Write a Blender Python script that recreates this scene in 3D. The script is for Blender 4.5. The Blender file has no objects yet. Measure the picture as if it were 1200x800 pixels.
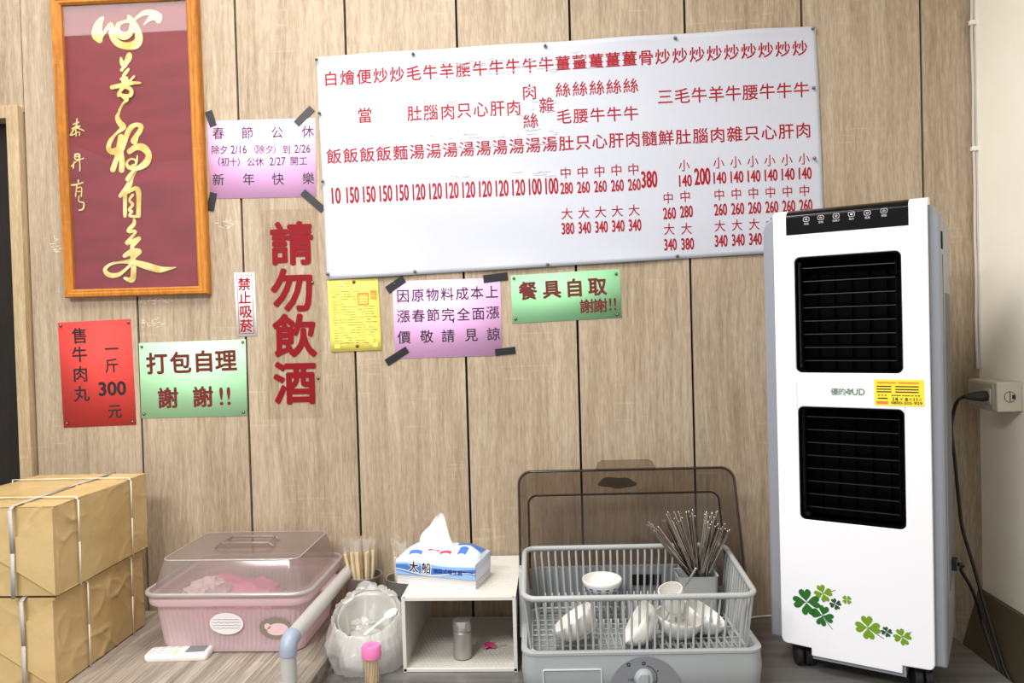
import bpy, bmesh, math, random
from mathutils import Vector, Matrix, noise
random.seed(7)
S = bpy.context.scene
COL = S.collection
PI = math.pi

# ------------------------------------------------------------------ camera
CR = Vector((0.99815480, 0.05416626, -0.02744088))
CU = Vector((0.02636795, 0.02042458, 0.99944363))
CF = Vector((-0.05469659, 0.99832302, -0.01895864))
CP = Vector((1.46083, -2.08135, 1.59306))
FPX = 900.0
cd = bpy.data.cameras.new('camera')
cd.sensor_width = 36.0
cd.lens = FPX * 36.0 / 1200.0
cd.clip_start = 0.05
cam = bpy.data.objects.new('camera', cd)
cam.matrix_world = Matrix(((CR.x, CU.x, -CF.x, CP.x), (CR.y, CU.y, -CF.y, CP.y), (CR.z, CU.z, -CF.z, CP.z), (0, 0, 0, 1)))
COL.objects.link(cam)
S.camera = cam

# ------------------------------------------------------------------ light and exposure
S.view_settings.view_transform = 'Standard'
S.view_settings.look = 'None'
S.view_settings.exposure = 0.08
S.view_settings.gamma = 1.0
S.view_settings.use_curve_mapping = False
world = bpy.data.worlds.new('room_light')
S.world = world
world.use_nodes = True
bgn = world.node_tree.nodes['Background']
bgn.inputs[0].default_value = (0.97, 0.985, 1.0, 1)
bgn.inputs[1].default_value = 0.62


def area(name, loc, target, sx, sy, power, col=(1, 0.98, 0.955)):
    l = bpy.data.lights.new(name, 'AREA')
    l.shape = 'RECTANGLE'
    l.size = sx
    l.size_y = sy
    l.energy = power
    l.color = col
    o = bpy.data.objects.new(name, l)
    o.location = loc
    o.rotation_euler = (Vector(target) - Vector(loc)).to_track_quat('-Z', 'Y').to_euler()
    COL.objects.link(o)
    return o


area('ceiling_lamp_by_wall', (0.1, -0.68, 2.92), (0.1, -0.68, 0.0), 1.5, 1.1, 20)
area('ceiling_lamp_room', (0.3, -2.4, 2.92), (0.3, -2.4, 0.0), 1.25, 0.6, 86)
area('added_fill_right_wall', (1.15, -0.95, 2.92), (1.15, -0.95, 0.0), 0.6, 0.6, 26)  # added fill light to brighten the right wall, not a known lamp


# ------------------------------------------------------------------ measuring helpers (photo pixel on a known plane of the place)
def ray(x, y):
    return CF + CR * ((x - 600) / FPX) + CU * ((400 - y) / FPX)


def on_y(x, y, Y=0.0):
    d = ray(x, y)
    return CP + d * ((Y - CP.y) / d.y)


def on_z(x, y, Z):
    d = ray(x, y)
    return CP + d * ((Z - CP.z) / d.z)


def on_x(x, y, X):
    d = ray(x, y)
    return CP + d * ((X - CP.x) / d.x)


# ------------------------------------------------------------------ materials
def lin(c):
    return tuple(((v / 255) / 12.92 if v / 255 <= 0.04045 else ((v / 255 + 0.055) / 1.055) ** 2.4) for v in c) + (1.0,)


def mat(name, col, rough=0.5, metal=0.0, spec=0.5, bump=None, trans=0.0, coat=0.0, sheen=0.0, sss=0.0):
    m = bpy.data.materials.new(name)
    m.use_nodes = True
    nt = m.node_tree
    b = nt.nodes['Principled BSDF']
    b.inputs['Base Color'].default_value = lin(col)
    b.inputs['Roughness'].default_value = rough
    b.inputs['Metallic'].default_value = metal
    b.inputs['Specular IOR Level'].default_value = spec
    b.inputs['Coat Weight'].default_value = coat
    b.inputs['Transmission Weight'].default_value = trans
    b.inputs['Subsurface Weight'].default_value = sss
    if bump:
        scale, strength = bump[0], bump[1]
        tc = nt.nodes.new('ShaderNodeTexCoord')
        n = nt.nodes.new('ShaderNodeTexNoise')
        n.inputs['Scale'].default_value = scale
        n.inputs['Detail'].default_value = 6
        bp = nt.nodes.new('ShaderNodeBump')
        bp.inputs['Strength'].default_value = strength
        bp.inputs['Distance'].default_value = bump[2] if len(bump) > 2 else 0.01
        nt.links.new(tc.outputs['Object'], n.inputs['Vector'])
        nt.links.new(n.outputs['Fac'], bp.inputs['Height'])
        nt.links.new(bp.outputs['Normal'], b.inputs['Normal'])
    return m


def vary(m, c1, c2, scale=(3, 3, 3), detail=5, lo=0.35, hi=0.65):
    """two-tone procedural colour on a principled material"""
    nt = m.node_tree
    b = nt.nodes['Principled BSDF']
    tc = nt.nodes.new('ShaderNodeTexCoord')
    mp = nt.nodes.new('ShaderNodeMapping')
    mp.inputs['Scale'].default_value = scale
    n = nt.nodes.new('ShaderNodeTexNoise')
    n.inputs['Scale'].default_value = 1.0
    n.inputs['Detail'].default_value = detail
    r = nt.nodes.new('ShaderNodeValToRGB')
    r.color_ramp.elements[0].position = lo
    r.color_ramp.elements[0].color = lin(c1)
    r.color_ramp.elements[1].position = hi
    r.color_ramp.elements[1].color = lin(c2)
    nt.links.new(tc.outputs['Object'], mp.inputs['Vector'])
    nt.links.new(mp.outputs['Vector'], n.inputs['Vector'])
    nt.links.new(n.outputs['Fac'], r.inputs['Fac'])
    nt.links.new(r.outputs['Color'], b.inputs['Base Color'])
    return m


def clear(name, tint, gloss=0.06, rough=0.05, body=0.0, bodycol=(255, 255, 255), transl=0.0, edge=0.35):
    """thin clear or milky plastic / glass: see-through tint + haze of the plastic itself + surface reflection"""
    m = bpy.data.materials.new(name)
    m.use_nodes = True
    nt = m.node_tree
    nt.nodes.clear()
    out = nt.nodes.new('ShaderNodeOutputMaterial')
    tr = nt.nodes.new('ShaderNodeBsdfTransparent')
    tr.inputs[0].default_value = lin(tint)
    gl = nt.nodes.new('ShaderNodeBsdfGlossy')
    gl.inputs['Roughness'].default_value = rough
    df = nt.nodes.new('ShaderNodeBsdfDiffuse')
    df.inputs[0].default_value = lin(bodycol)
    tl = nt.nodes.new('ShaderNodeBsdfTranslucent')
    tl.inputs[0].default_value = lin(bodycol)
    mt = nt.nodes.new('ShaderNodeMixShader')
    mt.inputs[0].default_value = transl
    m1 = nt.nodes.new('ShaderNodeMixShader')
    m1.inputs[0].default_value = body
    m2 = nt.nodes.new('ShaderNodeMixShader')
    lw = nt.nodes.new('ShaderNodeLayerWeight')
    lw.inputs[0].default_value = 0.25
    mu = nt.nodes.new('ShaderNodeMath')
    mu.operation = 'MULTIPLY_ADD'
    mu.inputs[1].default_value = edge
    mu.inputs[2].default_value = gloss
    L = nt.links.new
    L(df.outputs[0], mt.inputs[1])
    L(tl.outputs[0], mt.inputs[2])
    L(tr.outputs[0], m1.inputs[1])
    L(mt.outputs[0], m1.inputs[2])
    pw = nt.nodes.new('ShaderNodeMath')
    pw.operation = 'POWER'
    pw.inputs[1].default_value = 3.0
    lw.inputs[0].default_value = 0.5
    L(lw.outputs['Facing'], pw.inputs[0])
    L(pw.outputs[0], mu.inputs[0])
    L(mu.outputs[0], m2.inputs[0])
    L(m1.outputs[0], m2.inputs[1])
    L(gl.outputs[0], m2.inputs[2])
    L(m2.outputs[0], out.inputs[0])
    return m


PANEL_W = 0.305


def wood_material(name, dark, mid, light, grain=(110, 110, 4.0), per_panel=True, axis='X', bumpv=0.15, lo=0.34, hi=0.66):
    m = bpy.data.materials.new(name)
    m.use_nodes = True
    nt = m.node_tree
    N = nt.nodes.new
    L = nt.links.new
    b = nt.nodes['Principled BSDF']
    b.inputs['Roughness'].default_value = 0.55
    b.inputs['Specular IOR Level'].default_value = 0.3
    tc = N('ShaderNodeTexCoord')
    src = tc.outputs['Object']
    if per_panel:
        sp = N('ShaderNodeSeparateXYZ')
        L(src, sp.inputs[0])
        dv = N('ShaderNodeMath'); dv.operation = 'DIVIDE'; dv.inputs[1].default_value = PANEL_W
        L(sp.outputs[axis], dv.inputs[0])
        fl = N('ShaderNodeMath'); fl.operation = 'FLOOR'
        L(dv.outputs[0], fl.inputs[0])
        mu = N('ShaderNodeMath'); mu.operation = 'MULTIPLY'; mu.inputs[1].default_value = 3.71
        L(fl.outputs[0], mu.inputs[0])
        cb = N('ShaderNodeCombineXYZ')
        L(mu.outputs[0], cb.inputs['Z'])
        L(mu.outputs[0], cb.inputs['Y'])
        ad = N('ShaderNodeVectorMath'); ad.operation = 'ADD'
        L(src, ad.inputs[0]); L(cb.outputs[0], ad.inputs[1])
        src = ad.outputs[0]
    # slow warp so that the grain wanders
    wn = N('ShaderNodeTexNoise'); wn.inputs['Scale'].default_value = 1.8; wn.inputs['Detail'].default_value = 2
    L(src, wn.inputs['Vector'])
    ws = N('ShaderNodeVectorMath'); ws.operation = 'SCALE'; ws.inputs['Scale'].default_value = 0.06
    L(wn.outputs['Color'], ws.inputs[0])
    wa = N('ShaderNodeVectorMath'); wa.operation = 'ADD'
    L(src, wa.inputs[0]); L(ws.outputs[0], wa.inputs[1])
    m1 = N('ShaderNodeMapping'); m1.inputs['Scale'].default_value = grain
    L(wa.outputs[0], m1.inputs['Vector'])
    n1 = N('ShaderNodeTexNoise'); n1.inputs['Scale'].default_value = 1.0; n1.inputs['Detail'].default_value = 7; n1.inputs['Roughness'].default_value = 0.65
    L(m1.outputs[0], n1.inputs['Vector'])
    m2 = N('ShaderNodeMapping'); m2.inputs['Scale'].default_value = (grain[0] * 0.14, grain[1] * 0.14, grain[2] * 0.3)
    L(wa.outputs[0], m2.inputs['Vector'])
    n2 = N('ShaderNodeTexNoise'); n2.inputs['Scale'].default_value = 1.0; n2.inputs['Detail'].default_value = 3
    L(m2.outputs[0], n2.inputs['Vector'])
    m3 = N('ShaderNodeMapping'); m3.inputs['Scale'].default_value = (grain[0] * 3, grain[1] * 3, grain[2] * 9)
    L(src, m3.inputs['Vector'])
    n3 = N('ShaderNodeTexNoise'); n3.inputs['Scale'].default_value = 1.0; n3.inputs['Detail'].default_value = 4
    L(m3.outputs[0], n3.inputs['Vector'])
    mx = N('ShaderNodeMath'); mx.operation = 'MULTIPLY_ADD'; mx.inputs[1].default_value = 0.26
    L(n2.outputs['Fac'], mx.inputs[0])
    mm = N('ShaderNodeMath'); mm.operation = 'MULTIPLY'; mm.inputs[1].default_value = 0.42
    L(n1.outputs['Fac'], mm.inputs[0])
    L(mm.outputs[0], mx.inputs[2])
    m4 = N('ShaderNodeMath'); m4.operation = 'MULTIPLY_ADD'; m4.inputs[1].default_value = 0.32
    L(n3.outputs['Fac'], m4.inputs[0]); L(mx.outputs[0], m4.inputs[2])
    # saw marks: short level scratches, paler than the wood, in scattered patches
    m5 = N('ShaderNodeMapping'); m5.inputs['Scale'].default_value = (9, 9, 160)
    L(src, m5.inputs['Vector'])
    n5 = N('ShaderNodeTexNoise'); n5.inputs['Scale'].default_value = 1.0; n5.inputs['Detail'].default_value = 2
    L(m5.outputs[0], n5.inputs['Vector'])
    n6 = N('ShaderNodeTexNoise'); n6.inputs['Scale'].default_value = 6.5; n6.inputs['Detail'].default_value = 1
    L(src, n6.inputs['Vector'])
    s5 = N('ShaderNodeMapRange'); s5.inputs['From Min'].default_value = 0.6; s5.inputs['From Max'].default_value = 0.68
    L(n5.outputs['Fac'], s5.inputs['Value'])
    s6 = N('ShaderNodeMapRange'); s6.inputs['From Min'].default_value = 0.56; s6.inputs['From Max'].default_value = 0.68
    L(n6.outputs['Fac'], s6.inputs['Value'])
    sm = N('ShaderNodeMath'); sm.operation = 'MULTIPLY'
    L(s5.outputs[0], sm.inputs[0]); L(s6.outputs[0], sm.inputs[1])
    s7 = N('ShaderNodeMath'); s7.operation = 'MULTIPLY_ADD'; s7.inputs[1].default_value = 0.07
    L(sm.outputs[0], s7.inputs[0]); L(m4.outputs[0], s7.inputs[2])
    r = N('ShaderNodeValToRGB')
    r.color_ramp.elements[0].position = lo; r.color_ramp.elements[0].color = lin(dark)
    r.color_ramp.elements[1].position = hi; r.color_ramp.elements[1].color = lin(light)
    e = r.color_ramp.elements.new(0.5); e.color = lin(mid)
    L(s7.outputs[0], r.inputs['Fac'])
    L(r.outputs['Color'], b.inputs['Base Color'])
    bp = N('ShaderNodeBump'); bp.inputs['Strength'].default_value = bumpv; bp.inputs['Distance'].default_value = 0.002
    L(n1.outputs['Fac'], bp.inputs['Height'])
    L(bp.outputs['Normal'], b.inputs['Normal'])
    return m


M = {}
M['wood'] = wood_material('pale_oak_laminate', (134, 116, 95), (168, 150, 127), (192, 177, 155))
M['trimwood'] = wood_material('oak_trim', (150, 128, 96), (178, 156, 122), (200, 182, 150), per_panel=False)
M['black'] = mat('black_gap', (8, 8, 8), 0.9)
M['doorwood'] = wood_material('dark_door', (22, 17, 13), (30, 24, 19), (40, 33, 27), per_panel=False)
M['cream'] = vary(mat('cream_wall_paint', (246, 241, 228), 0.75, bump=(40, 0.1)), (243, 237, 222), (248, 244, 232), (4, 4, 4))
M['brownpaint'] = mat('brown_skirting', (88, 80, 62), 0.6)
M['floor'] = vary(mat('floor_tile', (120, 112, 105), 0.4), (105, 98, 92), (130, 122, 115), (6, 6, 6))
M['framewood'] = wood_material('honey_frame_wood', (140, 84, 24), (178, 112, 36), (200, 136, 56), per_panel=False, grain=(40, 40, 3))
M['redpaper'] = vary(mat('red_scroll_paper', (125, 22, 36), 0.5), (112, 20, 33), (138, 34, 48), (5, 1, 26), 4, 0.3, 0.75)
M['gold'] = vary(mat('gold_ink', (232, 214, 130), 0.38, 0.25), (205, 180, 88), (248, 236, 165), (25, 25, 25), 3)
M['glass'] = clear('picture_glass', (254, 254, 254), 0.05, 0.02)
M['redsign'] = mat('red_card', (216, 76, 70), 0.8, spec=0.12)
M['greensign'] = mat('green_card', (184, 240, 190), 0.8, spec=0.1)
M['green2'] = mat('green_card_deep', (160, 222, 168), 0.6, spec=0.2)
M['pink'] = mat('pink_paper', (248, 192, 244), 0.85, spec=0.08)
M['yellow'] = mat('yellow_paper', (240, 228, 112), 0.7, spec=0.15, bump=(30, 0.2))
M['white'] = mat('white_print', (246, 246, 248), 0.4)
M['banner'] = mat('white_vinyl', (193, 196, 207), 0.5, spec=0.2)
M['inkblack'] = mat('black_ink', (26, 22, 26), 0.5)
M['inkred'] = mat('red_ink', (158, 20, 34), 0.5, spec=0.2)
M['inkmaroon'] = mat('maroon_ink', (104, 22, 24), 0.45)
M['inkbright'] = mat('red_vinyl', (128, 12, 24), 0.5, spec=0.2)
M['stamp'] = mat('orange_stamp', (222, 120, 50), 0.6)
M['tape'] = mat('black_tape', (22, 22, 24), 0.4)
M['pin'] = mat('steel_pin', (120, 118, 112), 0.3, 0.9)
M['pinred'] = mat('rusty_pin', (120, 34, 28), 0.5)
M['clearsheet'] = clear('clear_sheet', (253, 252, 251), 0.008, 0.2, edge=0.06)
M['cable'] = mat('cable_white', (206, 200, 188), 0.5)
M['clip'] = mat('clip_white', (236, 234, 228), 0.4)
M['outlet'] = mat('outlet_plastic', (196, 188, 172), 0.45)
M['outlet_face'] = mat('outlet_plate', (176, 170, 158), 0.45)
M['cord'] = mat('black_cord', (20, 19, 20), 0.5)
M['steel_top'] = vary(mat('dull_steel', (120, 118, 116), 0.36, 0.4), (108, 106, 104), (130, 128, 126), (3, 40, 3))
M['steel'] = mat('steel', (176, 172, 166), 0.34, 0.7)
M['steelbright'] = mat('bright_steel', (200, 198, 194), 0.22, 0.9)
M['chopsteel'] = mat('chopstick_steel', (168, 158, 148), 0.22, 0.95)
M['tablegrain'] = wood_material('grey_ash_laminate', (104, 95, 86), (142, 132, 120), (180, 171, 158), grain=(230, 4.0, 4.0), per_panel=False, lo=0.39, hi=0.61)
M['alum'] = mat('aluminium_tube', (190, 189, 186), 0.42, 0.25)
M['elbow'] = mat('grey_elbow_plastic', (142, 152, 170), 0.4)
M['kraft'] = vary(mat('kraft_paper', (188, 160, 108), 0.3, bump=(20, 0.16, 0.015)), (178, 150, 98), (198, 172, 122), (4, 4, 4))
M['kraftfold'] = mat('kraft_paper_fold', (178, 144, 84), 0.4)
M['strap'] = mat('white_strap', (224, 214, 196), 0.7, spec=0.2)
M['strapgrey'] = mat('grey_strap', (172, 168, 162), 0.6, spec=0.2)
M['pinktub'] = clear('pink_milky_plastic', (252, 236, 240), 0.03, 0.25, 0.74, (242, 220, 225), 0.35)
M['lidclear'] = clear('clear_lid_plastic', (226, 220, 216), 0.04, 0.14, 0.38, (176, 165, 160), 0.3)
M['pinkbag'] = mat('pink_bag', (250, 150, 196), 0.35, trans=0.1)
M['sticker'] = mat('white_sticker', (238, 234, 236), 0.4)
M['stickergrey'] = mat('grey_sticker', (138, 128, 116), 0.5)
M['stickerpink'] = mat('pale_pink_print', (236, 200, 204), 0.5)
M['remote'] = mat('white_remote', (236, 233, 228), 0.35)
M['screen'] = mat('grey_screen', (112, 116, 118), 0.25)
M['button'] = mat('button_grey', (196, 194, 190), 0.4)
M['buttonyellow'] = mat('button_yellow', (226, 196, 84), 0.4)
M['bamboo'] = mat('bamboo', (236, 214, 168), 0.5)
M['wrap'] = clear('clear_wrapper', (254, 253, 251), 0.06, 0.15, 0.2, (255, 252, 248), 0.4)
M['bag'] = clear('milky_bag', (254, 254, 253), 0.05, 0.22, 0.5, (255, 255, 253), 0.55)
M['binplastic'] = clear('bin_plastic', (245, 245, 243), 0.04, 0.2, 0.6, (232, 231, 227), 0.4)
M['pinkcap'] = mat('pink_cap', (226, 120, 174), 0.35)
M['jar'] = clear('clear_jar', (253, 252, 250), 0.06, 0.05, 0.04, (255, 255, 255))
M['toothpick'] = mat('toothpick_wood', (238, 208, 156), 0.6)
M['shelf'] = mat('ivory_plastic', (208, 205, 198), 0.45)
M['shelfdot'] = mat('dotted_plastic', (196, 192, 184), 0.45, bump=(220, 0.4, 0.004))
M['tissuepack'] = mat('tissue_wrap', (206, 216, 232), 0.3, bump=(25, 0.25))
M['tissue'] = mat('tissue_paper', (232, 226, 226), 0.8, sss=0.1)
M['blue'] = mat('blue_print', (66, 112, 190), 0.4)
M['bluelight'] = mat('light_blue_print', (140, 178, 226), 0.4)
M['bluedark'] = mat('navy_print', (24, 44, 120), 0.3)
M['redprint'] = mat('red_print', (206, 50, 76), 0.3)
M['dryer'] = mat('grey_dryer_plastic', (156, 160, 162), 0.4)
M['rack'] = mat('grey_rack_plastic', (164, 167, 166), 0.38)
M['dryerdark'] = mat('grey_dial_panel', (122, 124, 128), 0.35)
M['backplate'] = mat('grey_back_plate', (140, 143, 147), 0.45)
M['smoke'] = clear('smoky_lid', (186, 178, 172), 0.03, 0.06, 0.14, (104, 98, 94))
M['smoketab'] = clear('smoky_tab', (226, 220, 214), 0.03, 0.06, 0.06, (130, 122, 116))
M['smokeedge'] = mat('smoky_lid_edge', (34, 28, 26), 0.2)
M['smudge'] = clear('dark_smudge', (150, 142, 134), 0.03, 0.3, 0.5, (84, 78, 72))
M['bowl'] = mat('white_melamine', (226, 224, 218), 0.2, coat=0.3)
M['bowlblue'] = mat('blue_glaze', (76, 104, 170), 0.25)
M['coolwhite'] = mat('white_cooler_plastic', (234, 235, 240), 0.35)
M['coolgrey'] = mat('grey_cooler_plastic', (134, 137, 144), 0.4)
M['coolblack'] = mat('gloss_black', (9, 8, 9), 0.16, spec=0.22)
M['vent'] = mat('vent_black', (4, 4, 5), 0.6, spec=0.04)
M['vent_edge'] = mat('vent_louver', (16, 16, 16), 0.4, spec=0.35)
M['icon'] = mat('icon_white', (200, 200, 205), 0.4)
M['labelyellow'] = mat('yellow_label', (246, 218, 48), 0.35)
M['green_dark'] = mat('dark_green_print', (28, 100, 26), 0.4)
M['green_light'] = mat('light_green_print', (108, 150, 12), 0.4)
M['green_deep'] = mat('deep_green_print', (14, 76, 40), 0.4)
M['logo'] = mat('logo_green', (110, 134, 112), 0.4)
M['stem'] = mat('grey_stem', (82, 84, 76), 0.5)
M['caster'] = mat('black_caster', (22, 21, 23), 0.45)
M['residue'] = mat('white_glue', (222, 208, 190), 0.6)


# ------------------------------------------------------------------ mesh builder
class MB:
    def __init__(self):
        self.v, self.f, self.mi, self.k = [], [], [], 0

    def add(self, vs, fs, T=None):
        o = len(self.v)
        self.v += [tuple(T @ Vector(p)) if T is not None else tuple(p) for p in vs]
        for f in fs:
            self.f.append(tuple(i + o for i in f))
            self.mi.append(self.k)
        return self

    def box(self, c, s, T=None):
        x, y, z = c
        a, b, d = s[0] / 2, s[1] / 2, s[2] / 2
        vs = [(x + i * a, y + j * b, z + k * d) for i in (-1, 1) for j in (-1, 1) for k in (-1, 1)]
        return self.add(vs, [(0, 1, 3, 2), (4, 6, 7, 5), (0, 4, 5, 1), (2, 3, 7, 6), (0, 2, 6, 4), (1, 5, 7, 3)], T)

    def span(self, x0, x1, y0, y1, z0, z1, T=None):
        return self.box(((x0 + x1) / 2, (y0 + y1) / 2, (z0 + z1) / 2), (x1 - x0, y1 - y0, z1 - z0), T)

    def tube(self, pts, r, seg=8, closed=False, T=None, flat=1.0, cap=True):
        pts = [Vector(p) for p in pts]
        n = len(pts)
        rs = r if isinstance(r, (list, tuple)) else [r] * n
        tans = []
        for i in range(n):
            if closed:
                t = pts[(i + 1) % n] - pts[i - 1]
            else:
                t = pts[min(i + 1, n - 1)] - pts[max(i - 1, 0)]
            tans.append(t.normalized() if t.length > 1e-9 else Vector((0, 0, 1)))
        up = Vector((0, 0, 1)) if abs(tans[0].z) < 0.9 else Vector((0, 1, 0))
        a = tans[0].cross(up).normalized()
        vs, fs = [], []
        for i in range(n):
            a = (a - tans[i] * a.dot(tans[i]))
            a = a.normalized() if a.length > 1e-6 else tans[i].orthogonal().normalized()
            b = tans[i].cross(a)
            for k in range(seg):
                th = 2 * PI * k / seg
                vs.append(pts[i] + a * (rs[i] * math.cos(th)) + b * (rs[i] * flat * math.sin(th)))
        m = n if closed else n - 1
        for i in range(m):
            for k in range(seg):
                j = (i + 1) % n
                fs.append((i * seg + k, i * seg + (k + 1) % seg, j * seg + (k + 1) % seg, j * seg + k))
        if not closed and cap:
            fs.append(tuple(range(seg))[::-1])
            fs.append(tuple((n - 1) * seg + k for k in range(seg)))
        return self.add(vs, fs, T)

    def lathe(self, prof, seg=24, T=None, sx=1.0, sy=1.0):
        vs, fs = [], []
        n = len(prof)
        for (r, z) in prof:
            for k in range(seg):
                th = 2 * PI * k / seg
                vs.append((r * math.cos(th) * sx, r * math.sin(th) * sy, z))
        for i in range(n - 1):
            for k in range(seg):
                fs.append((i * seg + k, i * seg + (k + 1) % seg, (i + 1) * seg + (k + 1) % seg, (i + 1) * seg + k))
        if prof[0][0] > 1e-5:
            fs.append(tuple(range(seg))[::-1])
        if prof[-1][0] > 1e-5:
            fs.append(tuple((n - 1) * seg + k for k in range(seg)))
        return self.add(vs, fs, T)

    def grid(self, fn, nu, nv, closed_u=False, T=None):
        vs, fs = [], []
        cu = nu if closed_u else nu + 1
        for j in range(nv + 1):
            for i in range(cu):
                vs.append(fn(i / nu, j / nv))
        for j in range(nv):
            for i in range(nu):
                i2 = (i + 1) % cu
                fs.append((j * cu + i, j * cu + i2, (j + 1) * cu + i2, (j + 1) * cu + i))
        return self.add(vs, fs, T)

    def plate(self, outer, holes, y0, y1, T=None):
        """flat plate in the local xz plane with holes, from y0 (front) to y1 (back)"""
        bm = bmesh.new()
        edges = []
        for loop in [outer] + list(holes):
            vv = [bm.verts.new((p[0], y0, p[1])) for p in loop]
            for i in range(len(vv)):
                edges.append(bm.edges.new((vv[i], vv[(i + 1) % len(vv)])))
        bmesh.ops.triangle_fill(bm, use_beauty=True, use_dissolve=False, edges=edges)
        fs = list(bm.faces)
        if y1 != y0:
            ex = bmesh.ops.extrude_face_region(bm, geom=fs)
            for g in ex['geom']:
                if isinstance(g, bmesh.types.BMVert):
                    g.co.y = y1
            bmesh.ops.recalc_face_normals(bm, faces=bm.faces)
        else:
            for f in bm.faces:
                f.normal_update()
                if f.normal.y > 0:
                    f.normal_flip()
        bm.verts.index_update()
        vs = [v.co.copy() for v in bm.verts]
        ff = [tuple(v.index for v in f.verts) for f in bm.faces]
        bm.free()
        return self.add(vs, ff, T)

    def slab(self, outer, z0, z1, T=None):
        """horizontal prism from an outline in xy"""
        n = len(outer)
        vs = [(p[0], p[1], z0) for p in outer] + [(p[0], p[1], z1) for p in outer]
        fs = [tuple(range(n))[::-1], tuple(range(n, 2 * n))]
        for i in range(n):
            fs.append((i, (i + 1) % n, n + (i + 1) % n, n + i))
        return self.add(vs, fs, T)

    def loft(self, loops, cap0=True, cap1=True, closed=True, T=None):
        n = len(loops[0])
        vs, fs = [], []
        for lp in loops:
            vs += list(lp)
        m = n if closed else n - 1
        for j in range(len(loops) - 1):
            for i in range(m):
                fs.append((j * n + i, j * n + (i + 1) % n, (j + 1) * n + (i + 1) % n, (j + 1) * n + i))
        if cap0:
            fs.append(tuple(range(n))[::-1])
        if cap1:
            fs.append(tuple((len(loops) - 1) * n + i for i in range(n)))
        return self.add(vs, fs, T)

    def build(self, name, mats, parent=None, smooth=40, bevel=0, segs=2, recalc=True, loc=None, subsurf=0, solid=0):
        me = bpy.data.meshes.new(name)
        me.from_pydata([tuple(p) for p in self.v], [], self.f)
        if not isinstance(mats, (list, tuple)):
            mats = [mats]
        for m in mats:
            me.materials.append(m)
        me.polygons.foreach_set('material_index', self.mi)
        if recalc:
            bm = bmesh.new()
            bm.from_mesh(me)
            bmesh.ops.recalc_face_normals(bm, faces=bm.faces)
            bm.to_mesh(me)
            bm.free()
        if smooth:
            me.polygons.foreach_set('use_smooth', [True] * len(me.polygons))
            me.set_sharp_from_angle(angle=math.radians(smooth))
        me.update()
        o = bpy.data.objects.new(name, me)
        COL.objects.link(o)
        if parent is not None:
            o.parent = parent
        if loc is not None:
            o.location = loc
        if solid:
            md = o.modifiers.new('thickness', 'SOLIDIFY')
            md.thickness = solid
            md.offset = 0
        if subsurf:
            md = o.modifiers.new('smooth', 'SUBSURF')
            md.levels = subsurf
            md.render_levels = subsurf
        if bevel:
            md = o.modifiers.new('bevel', 'BEVEL')
            md.width = bevel
            md.segments = segs
            md.limit_method = 'ANGLE'
            md.angle_limit = math.radians(35)
        return o


def rrect(cx, cy, w, h, r, n=6):
    pts = []
    for (sx, sy, a0) in ((1, 1, 0), (-1, 1, 90), (-1, -1, 180), (1, -1, 270)):
        for k in range(n + 1):
            a = math.radians(a0 + 90 * k / n)
            pts.append((cx + sx * (w / 2 - r) + r * math.cos(a), cy + sy * (h / 2 - r) + r * math.sin(a)))
    return pts


def ellipse(cx, cy, a, b, n=28, rot=0):
    c, s = math.cos(rot), math.sin(rot)
    out = []
    for k in range(n):
        t = 2 * PI * k / n
        x, y = a * math.cos(t), b * math.sin(t)
        out.append((cx + c * x - s * y, cy + s * x + c * y))
    return out


def thing(name, label, cat, loc, rz=0.0, group=None):
    o = bpy.data.objects.new(name, None)
    o.empty_display_size = 0.05
    COL.objects.link(o)
    o.location = loc
    o.rotation_euler = (0, 0, rz)
    o['label'] = label
    o['category'] = cat
    if group:
        o['group'] = group
    return o


def tag(o, label, cat, group=None):
    o['label'] = label
    o['category'] = cat
    if group:
        o['group'] = group
    return o


def structure(o):
    o['kind'] = 'structure'
    return o


def dup(root, label=None, group=None):
    r = root.copy()
    COL.objects.link(r)
    if label:
        r['label'] = label
    if group:
        r['group'] = group
    for ch in list(root.children):
        c = ch.copy()
        COL.objects.link(c)
        c.parent = r
        for g in list(ch.children):
            d = g.copy()
            COL.objects.link(d)
            d.parent = c
    return r


# ------------------------------------------------------------------ lettering
_G = {}


def glyph(s, bold):
    key = s
    if key not in _G:
        c = bpy.data.curves.new('lettering', 'FONT')
        c.body = s
        c.size = 1
        c.resolution_u = 3
        o = bpy.data.objects.new('lettering', c)
        COL.objects.link(o)
        bpy.context.view_layer.update()
        dg = bpy.context.evaluated_depsgraph_get()
        me = bpy.data.meshes.new_from_object(o.evaluated_get(dg))
        _G[key] = ([(v.co.x, v.co.y) for v in me.vertices], [tuple(p.vertices) for p in me.polygons])
        bpy.data.objects.remove(o)
        bpy.data.curves.remove(c)
        bpy.data.meshes.remove(me)
    return _G[key]


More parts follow.
